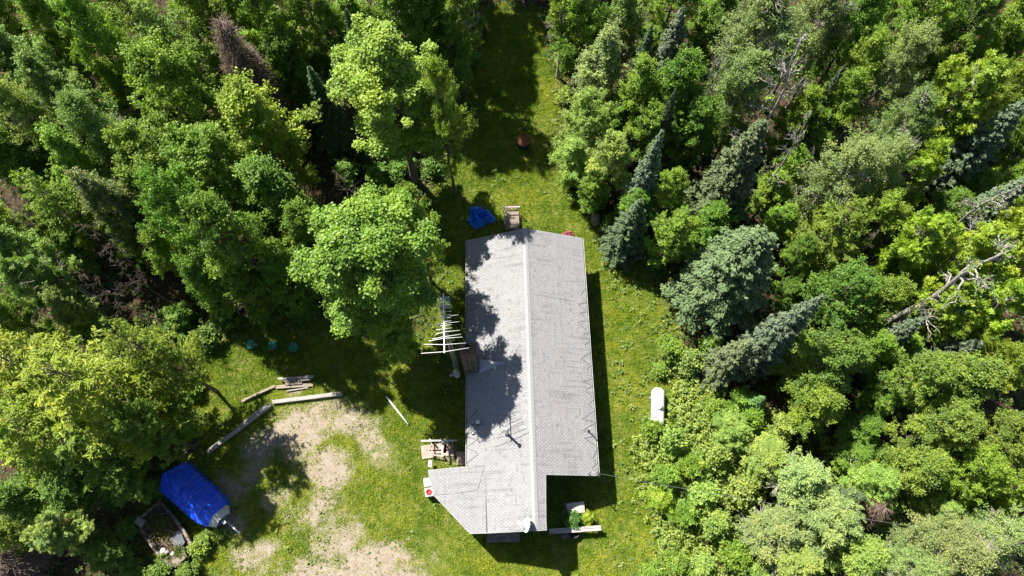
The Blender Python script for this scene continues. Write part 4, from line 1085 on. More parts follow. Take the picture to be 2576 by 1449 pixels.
def spruce(name, seed, h=11.0, R=1.9, dens=1.0, gap=.3, droop=.25, power=.85, base=.08, sprig=.24, w=.085):
    rng = np.random.default_rng(seed); segs = trunk_segs(h * .98, .014 * h, rng, .004, 6)
    Ps, Ns, Ds, Ts, Ls = [], [], [], [], []
    z = base * h
    while z < h * .985:
        f = 1 - z / h; L0 = R * (f ** power) * rng.uniform(.85, 1.1) + .06
        nb = max(5, int(6 + 9 * f))
        a0 = rng.uniform(0, 6.28)
        for k in range(nb):
            a = a0 + 2 * np.pi * k / nb + rng.normal(0, .22); L = L0 * rng.uniform(.62, 1.18)
            el = -droop * f + .35 * (1 - f) + rng.normal(0, .08)
            dr = np.array([np.cos(a) * np.cos(el), np.sin(a) * np.cos(el), np.sin(el)])
            b = np.array([0, 0, z + rng.normal(0, .06)])
            tipup = .14 * L
            if L > .35: limb(segs, b, b + dr * L + np.array([0, 0, tipup]), .010 + .006 * L, .003, rng, 2, .1, .02)
            m = max(3, int(L * 34 * dens))
            t = np.sqrt(rng.uniform(.05, 1, m)); sd = np.array([-np.sin(a), np.cos(a), 0])
            lat = rng.uniform(-1, 1, m) * .34 * L * (1.05 - t) ** .7 + rng.normal(0, .03, m)
            P = b + dr[None] * (t * L)[:, None] + sd[None] * lat[:, None]; P[:, 2] += tipup * t ** 2 + rng.normal(0, .05, m)
            dd = dr[None] * .9 + sd[None] * np.sign(lat)[:, None] * .55 + rng.normal(0, .22, (m, 3)); dd[:, 2] += .12
            N = np.array([[0, 0, 1.]]) * .8 + rng.normal(0, .45, (m, 3)) + dr[None] * .3
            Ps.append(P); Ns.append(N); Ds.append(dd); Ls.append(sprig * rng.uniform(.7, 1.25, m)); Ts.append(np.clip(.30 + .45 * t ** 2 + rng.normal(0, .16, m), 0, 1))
        z += gap * (.55 + .6 * f) * rng.uniform(.8, 1.2)
    P = np.concatenate(Ps); L = np.concatenate(Ls)
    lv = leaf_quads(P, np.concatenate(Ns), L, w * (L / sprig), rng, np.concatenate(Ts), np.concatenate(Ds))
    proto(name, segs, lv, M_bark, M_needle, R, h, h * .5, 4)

def feathery(name, seed, h=10.0, R=3.0, zc=6.0, nb=120, spl=9, ls=.34):
    """larch-like: long limbs carrying flat drooping sprays"""
    rng = np.random.default_rng(seed); segs = trunk_segs(h * .95, .016 * h, rng, .01, 6)
    Ps, Ns, Ds, Ts, Ls = [], [], [], [], []
    for i in range(nb):
        z = h * rng.uniform(.28, .97); f = (1 - z / h); L = R * min(1, (f * 1.9) ** .7 + .10) * rng.uniform(.6, 1.1)
        a = rng.uniform(0, 6.28); el = rng.normal(.12, .14) + .35 * (1 - f) ** 3
        dr = np.array([np.cos(a) * np.cos(el), np.sin(a) * np.cos(el), np.sin(el)]); sd = np.array([-np.sin(a), np.cos(a), 0])
        b = trunk_at(segs, z); e = b + dr * L
        limb(segs, b, e, .012 + .008 * L, .004, rng, 3, .12, .03)
        ct = rng.uniform(.25, .8)
        m = int(L * 15)
        for j in range(m):
            t = rng.uniform(.22, 1.0); s = rng.choice((-1, 1)); tw = (1.1 - t) * .45 * L * rng.uniform(.3, 1.0) + .1
            o = b + dr * L * t - np.array([0, 0, .12 * L * t * (1 - t) * 2]); od = unit(dr * .7 + sd * s + rng.normal(0, .15, 3))
            k = max(3, int(tw * spl)); q = rng.uniform(0, 1, k)
            P = o + od[None] * (q * tw)[:, None] + rng.normal(0, .035, (k, 3)); P[:, 2] -= .10 * q
            dd = od[None] + rng.normal(0, .45, (k, 3)); N = np.array([[0, 0, 1.]]) + rng.normal(0, .35, (k, 3))
            Ps.append(P); Ds.append(dd); Ns.append(N); Ls.append(ls * rng.uniform(.5, 1.1, k)); Ts.append(np.clip(ct + rng.normal(0, .15, k), 0, 1))
    P = np.concatenate(Ps); L = np.concatenate(Ls)
    lv = leaf_quads(P, np.concatenate(Ns), L, L * .26, rng, np.concatenate(Ts), np.concatenate(Ds))
    proto(name, segs, lv, M_bark, M_leaf, R, h, zc)

def bare_tree(name, seed, h=9.0, R=2.2, bark=None, n1=13, n2=6, n3=5, thick=1.0, up=.35, leafy=0.0):
    rng = np.random.default_rng(seed); segs = trunk_segs(h, .012 * h * thick, rng, .03, 7); tips = []
    for i in range(n1):
        z = h * rng.uniform(.45, .98); a = rng.uniform(0, 6.28); L = R * rng.uniform(.5, 1.1) * (1.25 - z / h)
        b = trunk_at(segs, z); dr = unit(np.array([np.cos(a), np.sin(a), up + rng.normal(0, .25)])); e = b + dr * L
        limb(segs, b, e, .032 * thick, .012 * thick, rng, 4, -.08, .06)
        for j in range(n2):
            b2 = b + dr * L * rng.uniform(.3, 1); d2 = unit(dr + rng.normal(0, .6, 3)); L2 = L * rng.uniform(.25, .55); limb(segs, b2, b2 + d2 * L2, .018 * thick, .010, rng, 3, -.05, .06)
            for k in range(n3):
                b3 = b2 + d2 * L2 * rng.uniform(.3, 1); e3 = b3 + unit(d2 + rng.normal(0, .7, 3)) * L2 * rng.uniform(.3, .6); limb(segs, b3, e3, .011, .006, rng, 2, 0, .06); tips.append(e3)
    lv = None
    if leafy:
        T = np.array(tips); T = T[rng.random(len(T)) < leafy]; m = len(T) * 10
        P = np.repeat(T, 10, 0) + rng.normal(0, .14, (m, 3)); lv = leaf_quads(P, np.array([0, 0, 1.]) + rng.normal(0, .5, (m, 3)), .15, .11, rng, rng.random(m))
    proto(name, segs, lv, bark or M_dead, M_leaf, R, h, h * .75, 4)
def brown_conifer(name, seed, h=10.0, R=1.6):
    rng = np.random.default_rng(seed); segs = trunk_segs(h, .012 * h, rng, .006, 6)
    for i in range(230):
        z = h * rng.uniform(.15, .985); f = 1 - z / h; a = rng.uniform(0, 6.28); L = (R * f ** .75 + .12) * rng.uniform(.6, 1.1)
        dr = unit(np.array([np.cos(a), np.sin(a), rng.normal(-.05, .22)])); b = np.array([0, 0, z]); limb(segs, b, b + dr * L, .022, .009, rng, 2, .1, .03)
        for j in range(int(7 + 16 * L)):
            q = b + dr * L * rng.uniform(.25, 1); limb(segs, q, q + unit(dr * .6 + rng.normal(0, .6, 3)) * rng.uniform(.2, .6), .016, .007, rng, 2, .1, .08)
    proto(name, segs, None, M_twig, None, R, h, h * .5, 3)

deciduous('maple_a', 1, 3.0, 14, .34, 58, 6.6, .40, 290, .112, .85, flat=.75, up=.6, jit=.2, ct=.15, pk=.55, el=(.05, .85), spray=0)
deciduous('maple_b', 2, 3.0, 14, .32, 76, 6.4, .40, 270, .112, .85, flat=.75, up=.6, jit=.2, ct=.15, pk=.6, el=(.05, .8), spray=0)
deciduous('broad_a', 3, 2.8, 12, .24, 44, 6.4, .38, 180, .12, .7)
deciduous('broad_b', 4, 2.8, 12, .28, 38, 6.8, .38, 180, .115, .7, bare=.08, ct=.26)
deciduous('broad_c', 5, 2.5, 12, .22, 42, 6.2, .40, 180, .12, .75, bare=.10, el=(.3, 1.1))
deciduous('birch_a', 6, 2.6, 12.5, .30, 48, 7.4, .36, 180, .09, .7, bark=M_pale, bare=.10, el=(.45, 1.1), droop=.06, ct=.16, spray=1.2)
deciduous('birch_b', 7, 2.6, 12.5, .32, 42, 7.4, .36, 180, .09, .7, bark=M_pale, bare=.18, el=(.4, 1.1), droop=.06, ct=.16, spray=1.2)
deciduous('aspen_a', 8, 2.1, 12.5, .28, 46, 5.8, .34, 180, .10, .85, bark=M_pale, bare=.12, el=(.35, 1.1))
deciduous('ash_a', 9, 2.8, 12, .26, 36, 5.6, .40, 30, .25, .36, bark=M_pale, rosette=7, bare=.12, el=(.3, 1.0))
deciduous('ash_b', 10, 2.7, 12, .28, 32, 5.6, .40, 30, .26, .36, bark=M_pale, rosette=7, bare=.20, el=(.3, 1.0))
spruce('spruce_a', 11, 11, 2.2, 1.5, gap=.24, sprig=.2, w=.08); spruce('spruce_b', 12, 10.5, 2.7, 1.6, gap=.24, power=.68, sprig=.19, w=.08); spruce('spruce_c', 13, 11, 1.8, 1.4, gap=.26, power=.95, sprig=.2); spruce('spruce_d', 14, 8.5, 1.7, 1.4, gap=.25, power=.8, sprig=.2)
feathery('larch_a', 15); feathery('larch_b', 16, 9.5, 2.8, 5.8, 105)
bare_tree('bare_a', 17, 10, 2.8, M_pale, 15, 6, 4, 1.7, leafy=.06); bare_tree('bare_b', 18, 8, 2.2, M_dead, 16, 6, 6, .8, .15); bare_tree('bare_big', 19, 11, 3.8, M_pale, 13, 6, 4, 2.6, .3, leafy=.12)
brown_conifer('brown_a', 20); brown_conifer('brown_b', 21, 8, 1.5)
deciduous('shrub_a', 22, .95, 1.9, .06, 20, 3.2, .26, 70, .125, .7, el=(.25, 1.1), up=.6)
deciduous('shrub_b', 23, .95, 2.0, .06, 18, 3.0, .27, 11, .2, .34, rosette=6, el=(.3, 1.1), up=.6)
deciduous('shrub_c', 24, .95, 1.8, .06, 22, 3.2, .24, 90, .10, .65, el=(.25, 1.1), up=.6)

COL = dict(bright=(.225, .345, .05), lime=(.19, .305, .04), mid=(.155, .25, .03), deep=(.11, .205, .026), olive=(.165, .25, .026), grey=(.165, .23, .075), pale=(.26, .34, .12), aspen=(.155, .245, .055), yellow=(.215, .29, .025),
           star=(.20, .29, .028), ruddy=(.145, .22, .035), blue=(.12, .165, .10), bluedk=(.075, .12, .055), sgreen=(.12, .165, .075), soft=(.22, .31, .068))
rt = random.Random(77)
NAMES = dict(maple='maple_tree', broad='broadleaf_tree', birch='birch_tree', aspen='aspen_tree', ash='ash_tree', spruce='spruce_tree', larch='larch_tree', bare='bare_tree', brown='dead_conifer', shrub='shrub')
def tree(kind, px, py, h, rpx, col, label, group='trees of the wood round the clearing', tip=False, rot=None, sub=0.0):
    tm, cm, R, ph, pzc = PROTO[kind]
    zc = h if tip else pzc / ph * h
    p = W(px, py, zc); R_ = rpx * depth(px, py, zc * .8) / FPX
    base = kind.split('_')[0]
    e = empty(NAMES[base], (p.x, p.y, -sub), rt.uniform(0, 6.28) if rot is None else rot, label, {'shrub': 'shrub'}.get(base, 'tree'), group)
    sxy = R_ / R; e.scale = (sxy, sxy, h / ph)
    link('trunk' if base != 'shrub' else 'stems', tm, e)
    if cm:
        c = link('crown' if base != 'shrub' else 'foliage', cm, e); q = COL[col] if isinstance(col, str) else col
        j = rt.uniform(.9, 1.12) * (1.0 if isinstance(col, str) and col in ('bright', 'lime', 'pale', 'blue', 'bluedk', 'sgreen') else 1.2); g = rt.uniform(.95, 1.05)
        c.color = (q[0] * j / g, q[1] * j * g, q[2] * j, 1)
    return e
# ------------------------------------------------------------------ trees: where they stand (picture point of the crown centre, or of the tip)
MB_G = 'bright maples beside the cabin'
tree('maple_a', 985, 225, 14.8, 172, 'bright', 'bright lime maple with puffy crown at the north-west edge of the clearing', MB_G, rot=.4)
tree('maple_b', 912, 664, 15.2, 194, 'lime', 'big light green maple shading the cabin roof left of the aerial', MB_G, rot=.15)
tree('broad_a', 1045, 575, 12.3, 85, 'lime', 'green tree filling out the right side of the big maple, raised to shade the roof')  # the big maple's right side as its own tree, raised to shade the roof
tree('broad_c', 985, 840, 9.5, 80, 'mid', 'low leafy branch tree tucked under the south side of the big maple')
tree('broad_b', 1112, 285, 14.5, 80, 'lime', 'green tree filling out the right edge of the bright north-west maple, raised to shade the roof')  # fills the maple's darker right edge; height set to throw shade on the roof
# --- north-west wood
NW = 'trees of the north-west wood'
for k, px, py, h, r, c, lb in (
    ('broad_a', 450, 255, 13, 130, 'olive', 'broad yellow green maple below the brown dead conifer'),
    ('broad_c', 660, 330, 12.5, 135, 'olive', 'wide olive maple left of the bright lime maple'),
    ('broad_b', 545, 430, 12, 140, 'mid', 'large mid green maple in the middle of the north-west wood'),
    ('broad_a', 390, 420, 12, 115, 'mid', 'mid green maple left of the large middle maple'),
    ('broad_c', 690, 500, 11, 120, 'deep', 'dark green maple whose east side drops towards the bright south maple'),
    ('broad_b', 590, 600, 14, 120, 'deep', 'dark shaded maple south of the large middle maple'),
    ('broad_a', 470, 560, 14, 105, 'deep', 'dark green tree over the gap with bare trunks'),
    ('broad_c', 780, 590, 10, 85, 'deep', 'low dark tree in the shade left of the big light maple'),
    ('aspen_a', 60, 160, 13, 95, 'aspen', 'pale aspen at the left edge below the top corner'),
    ('aspen_a', 170, 250, 13, 90, 'aspen', 'grey green aspen right of the left edge, upper wood'),
    ('birch_a', 70, 300, 12.5, 95, 'soft', 'light birch at the left edge a quarter of the way down'),
    ('birch_b', 260, 340, 12.5, 100, 'aspen', 'airy green birch left of the olive maples'),
    ('broad_b', 250, 110, 13, 95, 'mid', 'green tree near the top edge above the olive maple'),
    ('larch_a', 370, 90, 13, 90, 'olive', 'feathery yellow green conifer near the top left'),
    ('aspen_a', 130, 60, 12, 80, 'mid', 'slim aspen close to the top left corner'),
    ('broad_c', 20, 50, 11, 80, 'mid', 'green tree in the top left corner'),
    ('larch_b', 440, 130, 12, 80, 'soft', 'soft green larch left of the brown dead conifer'),
    ('broad_a', 690, 70, 12.5, 105, 'olive', 'olive maple right of the brown dead conifer'),
    ('broad_b', 780, 40, 12, 90, 'mid', 'mid green tree on the top edge left of the bright maple'),
    ('broad_c', 730, 170, 10, 85, 'deep', 'dark tree between the dead conifer and the bright lime maple'),
    ('aspen_a', 200, 420, 11, 85, 'mid', 'green aspen left of centre in the western wood'),
    ('broad_c', 60, 420, 10, 85, 'deep', 'dark tree at the left edge a third of the way down'),
    ('larch_b', 160, 520, 10.5, 80, 'olive', 'olive larch with bare lower twigs in the western wood'),
    ('aspen_a', 275, 510, 11, 80, 'grey', 'grey green tree right of the olive larch'),
    ('broad_b', 330, 600, 7, 60, 'deep', 'small dark tree among the bare trunks'),
    ('aspen_a', 60, 640, 11, 85, 'aspen', 'leafy green aspen at the left edge midway down'),
    ('ash_b', 110, 720, 10.5, 85, 'aspen', 'leafy ash left of the bare trunk gap'),
    ('aspen_a', 190, 790, 9, 65, 'aspen', 'light leaved tree at the lower end of the bare trunk gap'),
    ('broad_c', 30, 800, 9, 70, 'mid', 'green tree at the left edge above the yellow larches'),
    ('broad_b', 860, 100, 9, 60, 'deep', 'dark tree tucked behind the top of the bright lime maple'),
    ('broad_a', 985, 25, 13, 100, 'deep', 'dark broad tree on the top edge above the bright lime maple'),
    ('broad_c', 1070, 60, 12, 85, 'deep', 'dark green tree on the top edge left of the shaded glade'),
    ('broad_b', 1140, 130, 8.5, 60, 'deep', 'low dark tree right of the bright lime maple in deep shade'),
    ('aspen_a', 1420, 10, 11, 60, 'mid', 'slim green tree on the top edge right of the shaded glade'),
    ('broad_c', 610, 720, 9, 75, 'deep', 'low dark bushy tree above the green septic lids'),
    ('broad_b', 515, 710, 9, 70, 'deep', 'low dark bushy tree right of the bare trunks'),
    ('broad_a', 715, 700, 8.5, 75, 'deep', 'low dark bushy tree left of the big light maple base'),
    ('broad_c', 430, 640, 9, 60, 'mid', 'small green tree at the right of the bare trunks')):
    tree(k, px, py, h, r, c, lb, NW)
tree('brown_a', 545, 45, 12.5, 85, 'mid', 'brown dead conifer near the top left of the wood', 'dead trees', tip=True)
tree('brown_b', 610, 120, 9.5, 70, 'mid', 'smaller brown dead conifer just below the tall dead one', 'dead trees', tip=True)
tree('spruce_d', 868, 20, 10, 45, 'bluedk', 'dark blue green spruce behind the bright lime maple', NW, tip=True)
tree('spruce_a', 775, 165, 9, 60, 'bluedk', 'dark spruce in the shade left of the bright lime maple', NW, tip=True)
tree('spruce_c', 255, 470, 9.5, 45, 'bluedk', 'slim dark spruce in the western wood', NW, tip=True)
tree('spruce_d', 640, 690, 4, 40, 'bluedk', 'small dark spruce among the shaded bushes', NW, tip=True)
DG = 'dead trees'
for k, px, py, h, r, lb in (('bare_b', 90, 25, 12, 70, 'bare grey tree by the top left corner'), ('bare_b', 30, 500, 10, 80, 'bare grey twiggy tree at the left edge in the western wood'), ('bare_b', 395, 15, 13, 60, 'bare leaning tree at the top edge of the wood'),
    ('bare_b', 30, 730, 9, 75, 'bare pale twigs at the left edge above the yellow larches'), ('bare_a', 1165, 10, 9, 60, 'bare branched tree at the top of the shaded glade'), ('bare_b', 250, 600, 9, 55, 'bare trunk on the left of the dark gap'),
    ('bare_b', 330, 690, 8.5, 45, 'bare trunk in the middle of the dark gap'), ('bare_b', 250, 720, 9, 50, 'bare trunk at the lower side of the dark gap'), ('bare_b', 620, 250, 12, 40, 'bare grey snag poking through the olive maples'), ('bare_b', 860, 460, 6, 50, 'bare twiggy snag between the two bright maples'),
    ('bare_b', 390, 620, 8, 45, 'bare trunk at the upper right of the dark gap')):
    tree(k, px, py, h, r, 'mid', lb, DG)
# --- south-west wood
SW = 'trees of the south-west wood'
for k, px, py, h, r, c, lb in (
    ('larch_a', 255, 985, 13, 155, 'yellow', 'large yellow green larch in the south-west wood'), ('larch_b', 80, 930, 11, 125, 'yellow', 'yellow green larch at the left edge'), ('larch_a', 95, 1090, 10.5, 125, 'yellow', 'yellow green larch at the left edge, lower one'),
    ('larch_b', 395, 900, 12.5, 95, 'olive', 'olive larch with bare limbs reaching over the lawn'), ('larch_a', 235, 1130, 8, 110, 'olive', 'olive larch below the large yellow one'),
    ('broad_a', 365, 1080, 9.5, 90, 'deep', 'dark green tree between the larches and the covered boat'), ('broad_c', 180, 1230, 6, 100, 'deep', 'dark green tree in shade left of the boats'), ('broad_b', 310, 1210, 5, 75, 'deep', 'dark low tree just left of the covered boat'),
    ('broad_c', 50, 1250, 7, 90, 'deep', 'dark green tree at the left edge near the bottom'), ('ash_a', 150, 1345, 6.5, 80, 'aspen', 'light green ash left of the derelict boat'), ('broad_b', 260, 1390, 3.5, 60, 'deep', 'dark low tree below left of the derelict boat'),
    ('broad_a', 20, 1350, 5, 60, 'mid', 'green tree at the left edge by the bottom corner')):
    tree(k, px, py, h, r, c, lb, SW)
tree('brown_b', 40, 1420, 3.5, 75, 'mid', 'brown dead brush in the bottom left corner', DG)
for x, y, h, k, lb in ((-9, 39, 15, 'broad_a', 'tall tree of the wood north-west of the glade'), (-6, 43, 15, 'broad_c', 'tall tree closing the glade on its left'), (-2, 46, 14.5, 'broad_b', 'tall tree closing the glade at its far end'), (2.5, 48, 14, 'broad_a', 'tall tree at the far end of the glade, right'), (-11, 44, 15, 'broad_b', 'tall tree deep in the wood beyond the bright lime maple'), (-.6, 42.8, 15, 'broad_b', 'tall leafy tree added past the far end to shade the glade'), (2.2, 45, 14, 'broad_c', 'leafy tree added at the right far end to shade the glade'), (-4.6, 38, 13, 'aspen_a', 'slim tall aspen on the left rim of the glade')):
    e = tree(k, 1288, 700, h, 145, 'mid', lb, 'tall trees round the far glade'); e.location = (x, y, 0)  # crowns widened, and two trees added, to deepen the glade's shade
# --- north-east wood
NE = 'trees of the north-east wood'
for k, px, py, h, r, c, lb in (
    ('aspen_a', 1510, 165, 10, 80, 'pale', 'pale green tree on the right rim of the shaded glade'), ('broad_a', 1470, 300, 8.5, 80, 'soft', 'light green tree right of the cone fireplace'), ('broad_c', 1440, 400, 6, 60, 'soft', 'low light green tree nearest the cone fireplace'),
    ('broad_b', 1540, 400, 8, 80, 'soft', 'light green maple above the boulder'), ('broad_c', 1700, 240, 11, 95, (.10, .20, .022), 'vivid green maple upper right of the boulder'), ('broad_a', 1740, 330, 9, 80, (.10, .20, .022), 'vivid green maple below its twin, left of the tall spruce'),
    ('broad_b', 1640, 330, 8, 75, 'mid', 'mid green tree left of the vivid maples'), ('broad_c', 1600, 240, 10, 75, 'mid', 'mid green tree behind the pale glade tree'), ('broad_a', 1470, 50, 11, 75, 'mid', 'green tree on the top edge right of the glade'),
    ('aspen_a', 1570, 50, 11, 75, 'aspen', 'aspen on the top edge left of the grey spruce'), ('broad_b', 1780, 110, 9, 70, 'deep', 'dark tree left of the big grey birch'), ('broad_a', 1490, 465, 5.5, 55, 'mid', 'low tree hanging over the path to the boulder'),
    ('broad_c', 1600, 520, 6, 60, 'deep', 'dark tree right above the boulder'), ('broad_a', 1690, 590, 7, 75, 'mid', 'green leafy tree at the foot of the tall grey spruce'), ('broad_c', 1790, 560, 6.5, 60, 'deep', 'dark leafy tree between the two big spruces'), ('broad_b', 1690, 480, 7.5, 60, 'mid', 'green tree left of the foot of the tall spruce'),
    ('birch_a', 1900, 100, 13.5, 135, 'grey', 'big grey green birch on the top edge'), ('birch_b', 1860, 230, 11, 95, 'grey', 'grey green birch left of the white bare branches'), ('birch_a', 2040, 60, 13, 90, 'grey', 'grey birch on the top edge right of the big one'),
    ('broad_c', 2150, 70, 13, 90, (.09, .18, .02), 'bright green tree on the top edge right of the grey birches'), ('birch_b', 2250, 175, 12.5, 95, 'grey', 'fine leaved grey birch in the upper right wood'), ('broad_a', 2310, 60, 12.5, 90, 'mid', 'green tree near the top edge, upper right wood'),
    ('broad_b', 2440, 60, 12, 95, 'deep', 'dark green tree by the top right corner'), ('broad_c', 2550, 70, 11, 90, 'olive', 'olive tree in the top right corner'), ('larch_b', 2560, 200, 9, 70, 'olive', 'olive larch at the right edge near the top'),
    ('ash_a', 2400, 260, 12.5, 105, 'star', 'yellow green ash with glossy leaves left of the right edge spruce'), ('broad_a', 2490, 260, 11, 80, 'olive', 'olive green tree right of the yellow green ash'), ('birch_a', 2260, 320, 11.5, 90, 'grey', 'grey birch below the fine leaved one'),
    ('birch_b', 2110, 440, 11, 115, 'grey', 'wide grey birch right of the tall spruce'), ('birch_a', 2210, 430, 11, 90, 'pale', 'pale birch right of the wide grey one'), ('broad_b', 2110, 260, 10, 75, 'mid', 'green tree right of the white bare branches'),
    ('broad_c', 2000, 300, 9, 65, 'olive', 'olive tree below the white bare branches'), ('broad_a', 2140, 190, 11, 70, 'mid', 'green tree below the bright one on the top edge'), ('ash_b', 2300, 430, 9.5, 75, 'star', 'yellow green ash in the middle of the right wood'),
    ('broad_b', 1990, 430, 7, 60, 'mid', 'green tree tucked behind the tall spruce'), ('broad_c', 2420, 400, 8, 75, 'deep', 'dark tree below the yellow green ash'), ('larch_a', 2080, 590, 9.5, 95, 'olive', 'olive feathery tree right of the second spruce'), ('broad_a', 2180, 560, 9, 80, 'olive', 'olive tree right of the feathery one'),
    ('broad_b', 2010, 640, 7, 55, 'deep', 'dark tree between the second spruce and the olive ones'), ('broad_b', 2380, 530, 7, 70, 'deep', 'dark low tree above the star leaved ashes')):
    tree(k, px, py, h, r, c, lb, NE)
SP = 'spruces right of the clearing'
for k, px, py, h, r, c, lb in (
    ('spruce_a', 1923, 300, 12, 110, 'sgreen', 'tall grey green spruce leaning right, upper of the big pair'), ('spruce_b', 1922, 585, 10.5, 155, 'sgreen', 'broad grey green spruce by the lawn, lower of the big pair'), ('spruce_c', 2074, 742, 12, 85, 'blue', 'slender blue spruce with a pale pointed tip'),
    ('spruce_a', 2590, 250, 11.5, 100, 'blue', 'blue green spruce reaching the right edge'), ('spruce_c', 2600, 440, 9, 85, 'blue', 'blue spruce at the right edge below the taller one'), ('spruce_c', 1667, 325, 11, 66, 'blue', 'slim blue spruce above the boulder'),
    ('spruce_d', 1700, 225, 10, 38, 'bluedk', 'thin spruce tip among the vivid maples'), ('spruce_a', 1720, 15, 11, 75, 'blue', 'grey blue spruce on the top edge right of the glade'), ('spruce_c', 1612, 500, 7.5, 75, 'bluedk', 'dark bushy spruce just right of the boulder'),
    ('spruce_d', 2130, 160, 10, 38, 'bluedk', 'narrow dark spruce near the white bare branches'), ('spruce_d', 2330, 800, 8.5, 60, 'blue', 'short blue spruce under the star leaved ashes'),
    ('spruce_d', 2470, 860, 7, 70, 'blue', 'rounded blue spruce below the pale fallen limbs'), ('spruce_d', 1890, 860, 7, 65, 'sgreen', 'grey spruce at the lower foot of the blue one'),
    ('spruce_d', 1920, 1000, 3.2, 42, (.09, .17, .05), 'small fresh green spruce among the shrubs below the blue one'), ('spruce_d', 2175, 1250, 5, 60, 'bluedk', 'dark conifer in the bottom right thicket'), ('spruce_a', 1640, 60, 10, 55, 'bluedk', 'dark spruce left of the grey blue one')):
    tree(k, px, py, h, r, c, lb, SP, tip=True)
for k, px, py, h, r, lb in (('bare_a', 1985, 205, 14, 105, 'bare white branched birch in the upper right wood'), ('bare_a', 1810, 175, 11, 55, 'bare pale birch left of the big grey birch'), ('bare_a', 2000, 360, 12, 60, 'bare brown limbs right of the tall spruce'), ('bare_a', 2120, 40, 13, 60, 'bare white limbs near the top edge'),
    ('bare_big', 2430, 690, 12.5, 135, 'big pale limbed half dead tree among the star leaved ashes'), ('bare_a', 2490, 500, 11.5, 85, 'bare pale tree near the right edge'), ('bare_b', 2170, 620, 8, 45, 'dead twiggy top among the olive trees'), ('brown_b', 2190, 600, 8, 50, 'grey dead conifer among the olive trees'), ('bare_a', 2300, 780, 8.5, 55, 'bare white branches left of the pale limbed tree'),
    ('bare_b', 1720, 600, 3, 40, 'bare twigs beside the dark spruce'), ('bare_a', 2530, 1380, 8.5, 70, 'bare white twigs in the bottom right corner')):
    tree(k, px, py, h, r, 'mid', lb, DG)
# --- east and south-east wood
SE = 'trees of the south-east wood'
for k, px, py, h, r, c, lb in (
    ('ash_a', 2300, 620, 10, 85, 'star', 'star leaved ash in the right wood, upper left of its group'), ('ash_b', 2420, 640, 10.5, 90, 'star', 'star leaved ash behind the big pale limbs'), ('ash_a', 2530, 620, 10.5, 90, 'star', 'star leaved ash at the right edge'), ('ash_b', 2520, 760, 9.5, 90, 'star', 'star leaved ash at the right edge below the pale limbs'),
    ('ash_a', 2380, 780, 9, 80, 'star', 'star leaved ash below the big pale limbs'), ('broad_a', 2110, 760, 9.5, 105, (.095, .18, .025), 'rounded fresh green maple right of the broad spruce'), ('broad_b', 2090, 910, 9, 120, (.095, .18, .025), 'large fresh green maple right of the blue spruce'), ('broad_c', 2210, 760, 8.5, 80, 'mid', 'green maple between the fresh ones and the ashes'),
    ('broad_c', 2050, 1020, 7, 85, 'mid', 'green maple overhanging the dark hollow'), ('broad_b', 2180, 880, 7.5, 70, 'mid', 'mid green tree right of the large fresh maple'), ('broad_a', 2290, 960, 8.5, 90, 'ruddy', 'ruddy tinged maple in the lower right wood'), ('broad_c', 2420, 960, 9, 95, 'ruddy', 'ruddy tinged maple near the right edge'),
    ('broad_b', 2540, 920, 9, 85, 'olive', 'olive tree at the right edge two thirds down'), ('broad_b', 2370, 1080, 8.5, 100, 'ruddy', 'ruddy tinged maple in the middle of the lower right wood'), ('broad_a', 2500, 1090, 8.5, 95, 'ruddy', 'ruddy tinged maple at the right edge'), ('broad_c', 2300, 1180, 7.5, 85, 'ruddy', 'ruddy tinged maple right of the dark hollow'),
    ('broad_a', 2440, 1200, 8, 90, 'olive', 'olive tree above the pale bottom right birches'), ('broad_b', 2550, 1230, 7.5, 80, 'olive', 'olive tree at the right edge near the bottom'), ('birch_a', 2400, 1390, 8.5, 115, 'pale', 'pale birch on the bottom edge in the right corner'), ('birch_b', 2530, 1350, 8.5, 100, 'pale', 'pale birch in the bottom right corner'),
    ('birch_b', 2290, 1430, 7.5, 90, 'pale', 'pale birch on the bottom edge left of the corner birches'), ('aspen_a', 2020, 1210, 5.5, 100, 'pale', 'pale green tree in the lower right thicket'), ('broad_c', 1930, 1150, 4.5, 80, 'soft', 'soft green bushy tree above the pale thicket'), ('broad_a', 2090, 1300, 6, 100, 'pale', 'pale leafy tree in the middle of the lower right thicket'),
    ('aspen_a', 1950, 1340, 5, 95, 'pale', 'pale tree by the lower lawn edge'), ('broad_b', 2200, 1210, 6, 75, 'soft', 'soft green tree right of the dark hollow'), ('broad_c', 2160, 1400, 6, 85, 'soft', 'soft green tree on the bottom edge in the thicket'), ('aspen_a', 2010, 1430, 5, 85, 'soft', 'soft green tree on the bottom edge nearer the lawn'),
    ('broad_a', 1850, 1090, 3.5, 60, 'soft', 'small soft green tree above the fallen cable'), ('broad_c', 2170, 1080, 4.5, 70, 'deep', 'dark tree deep in the hollow')):
    tree(k, px, py, h, r, c, lb, SE)
tree('brown_b', 2230, 1275, 4.5, 55, 'mid', 'brown dead brush in the bottom right thicket', DG, tip=True)
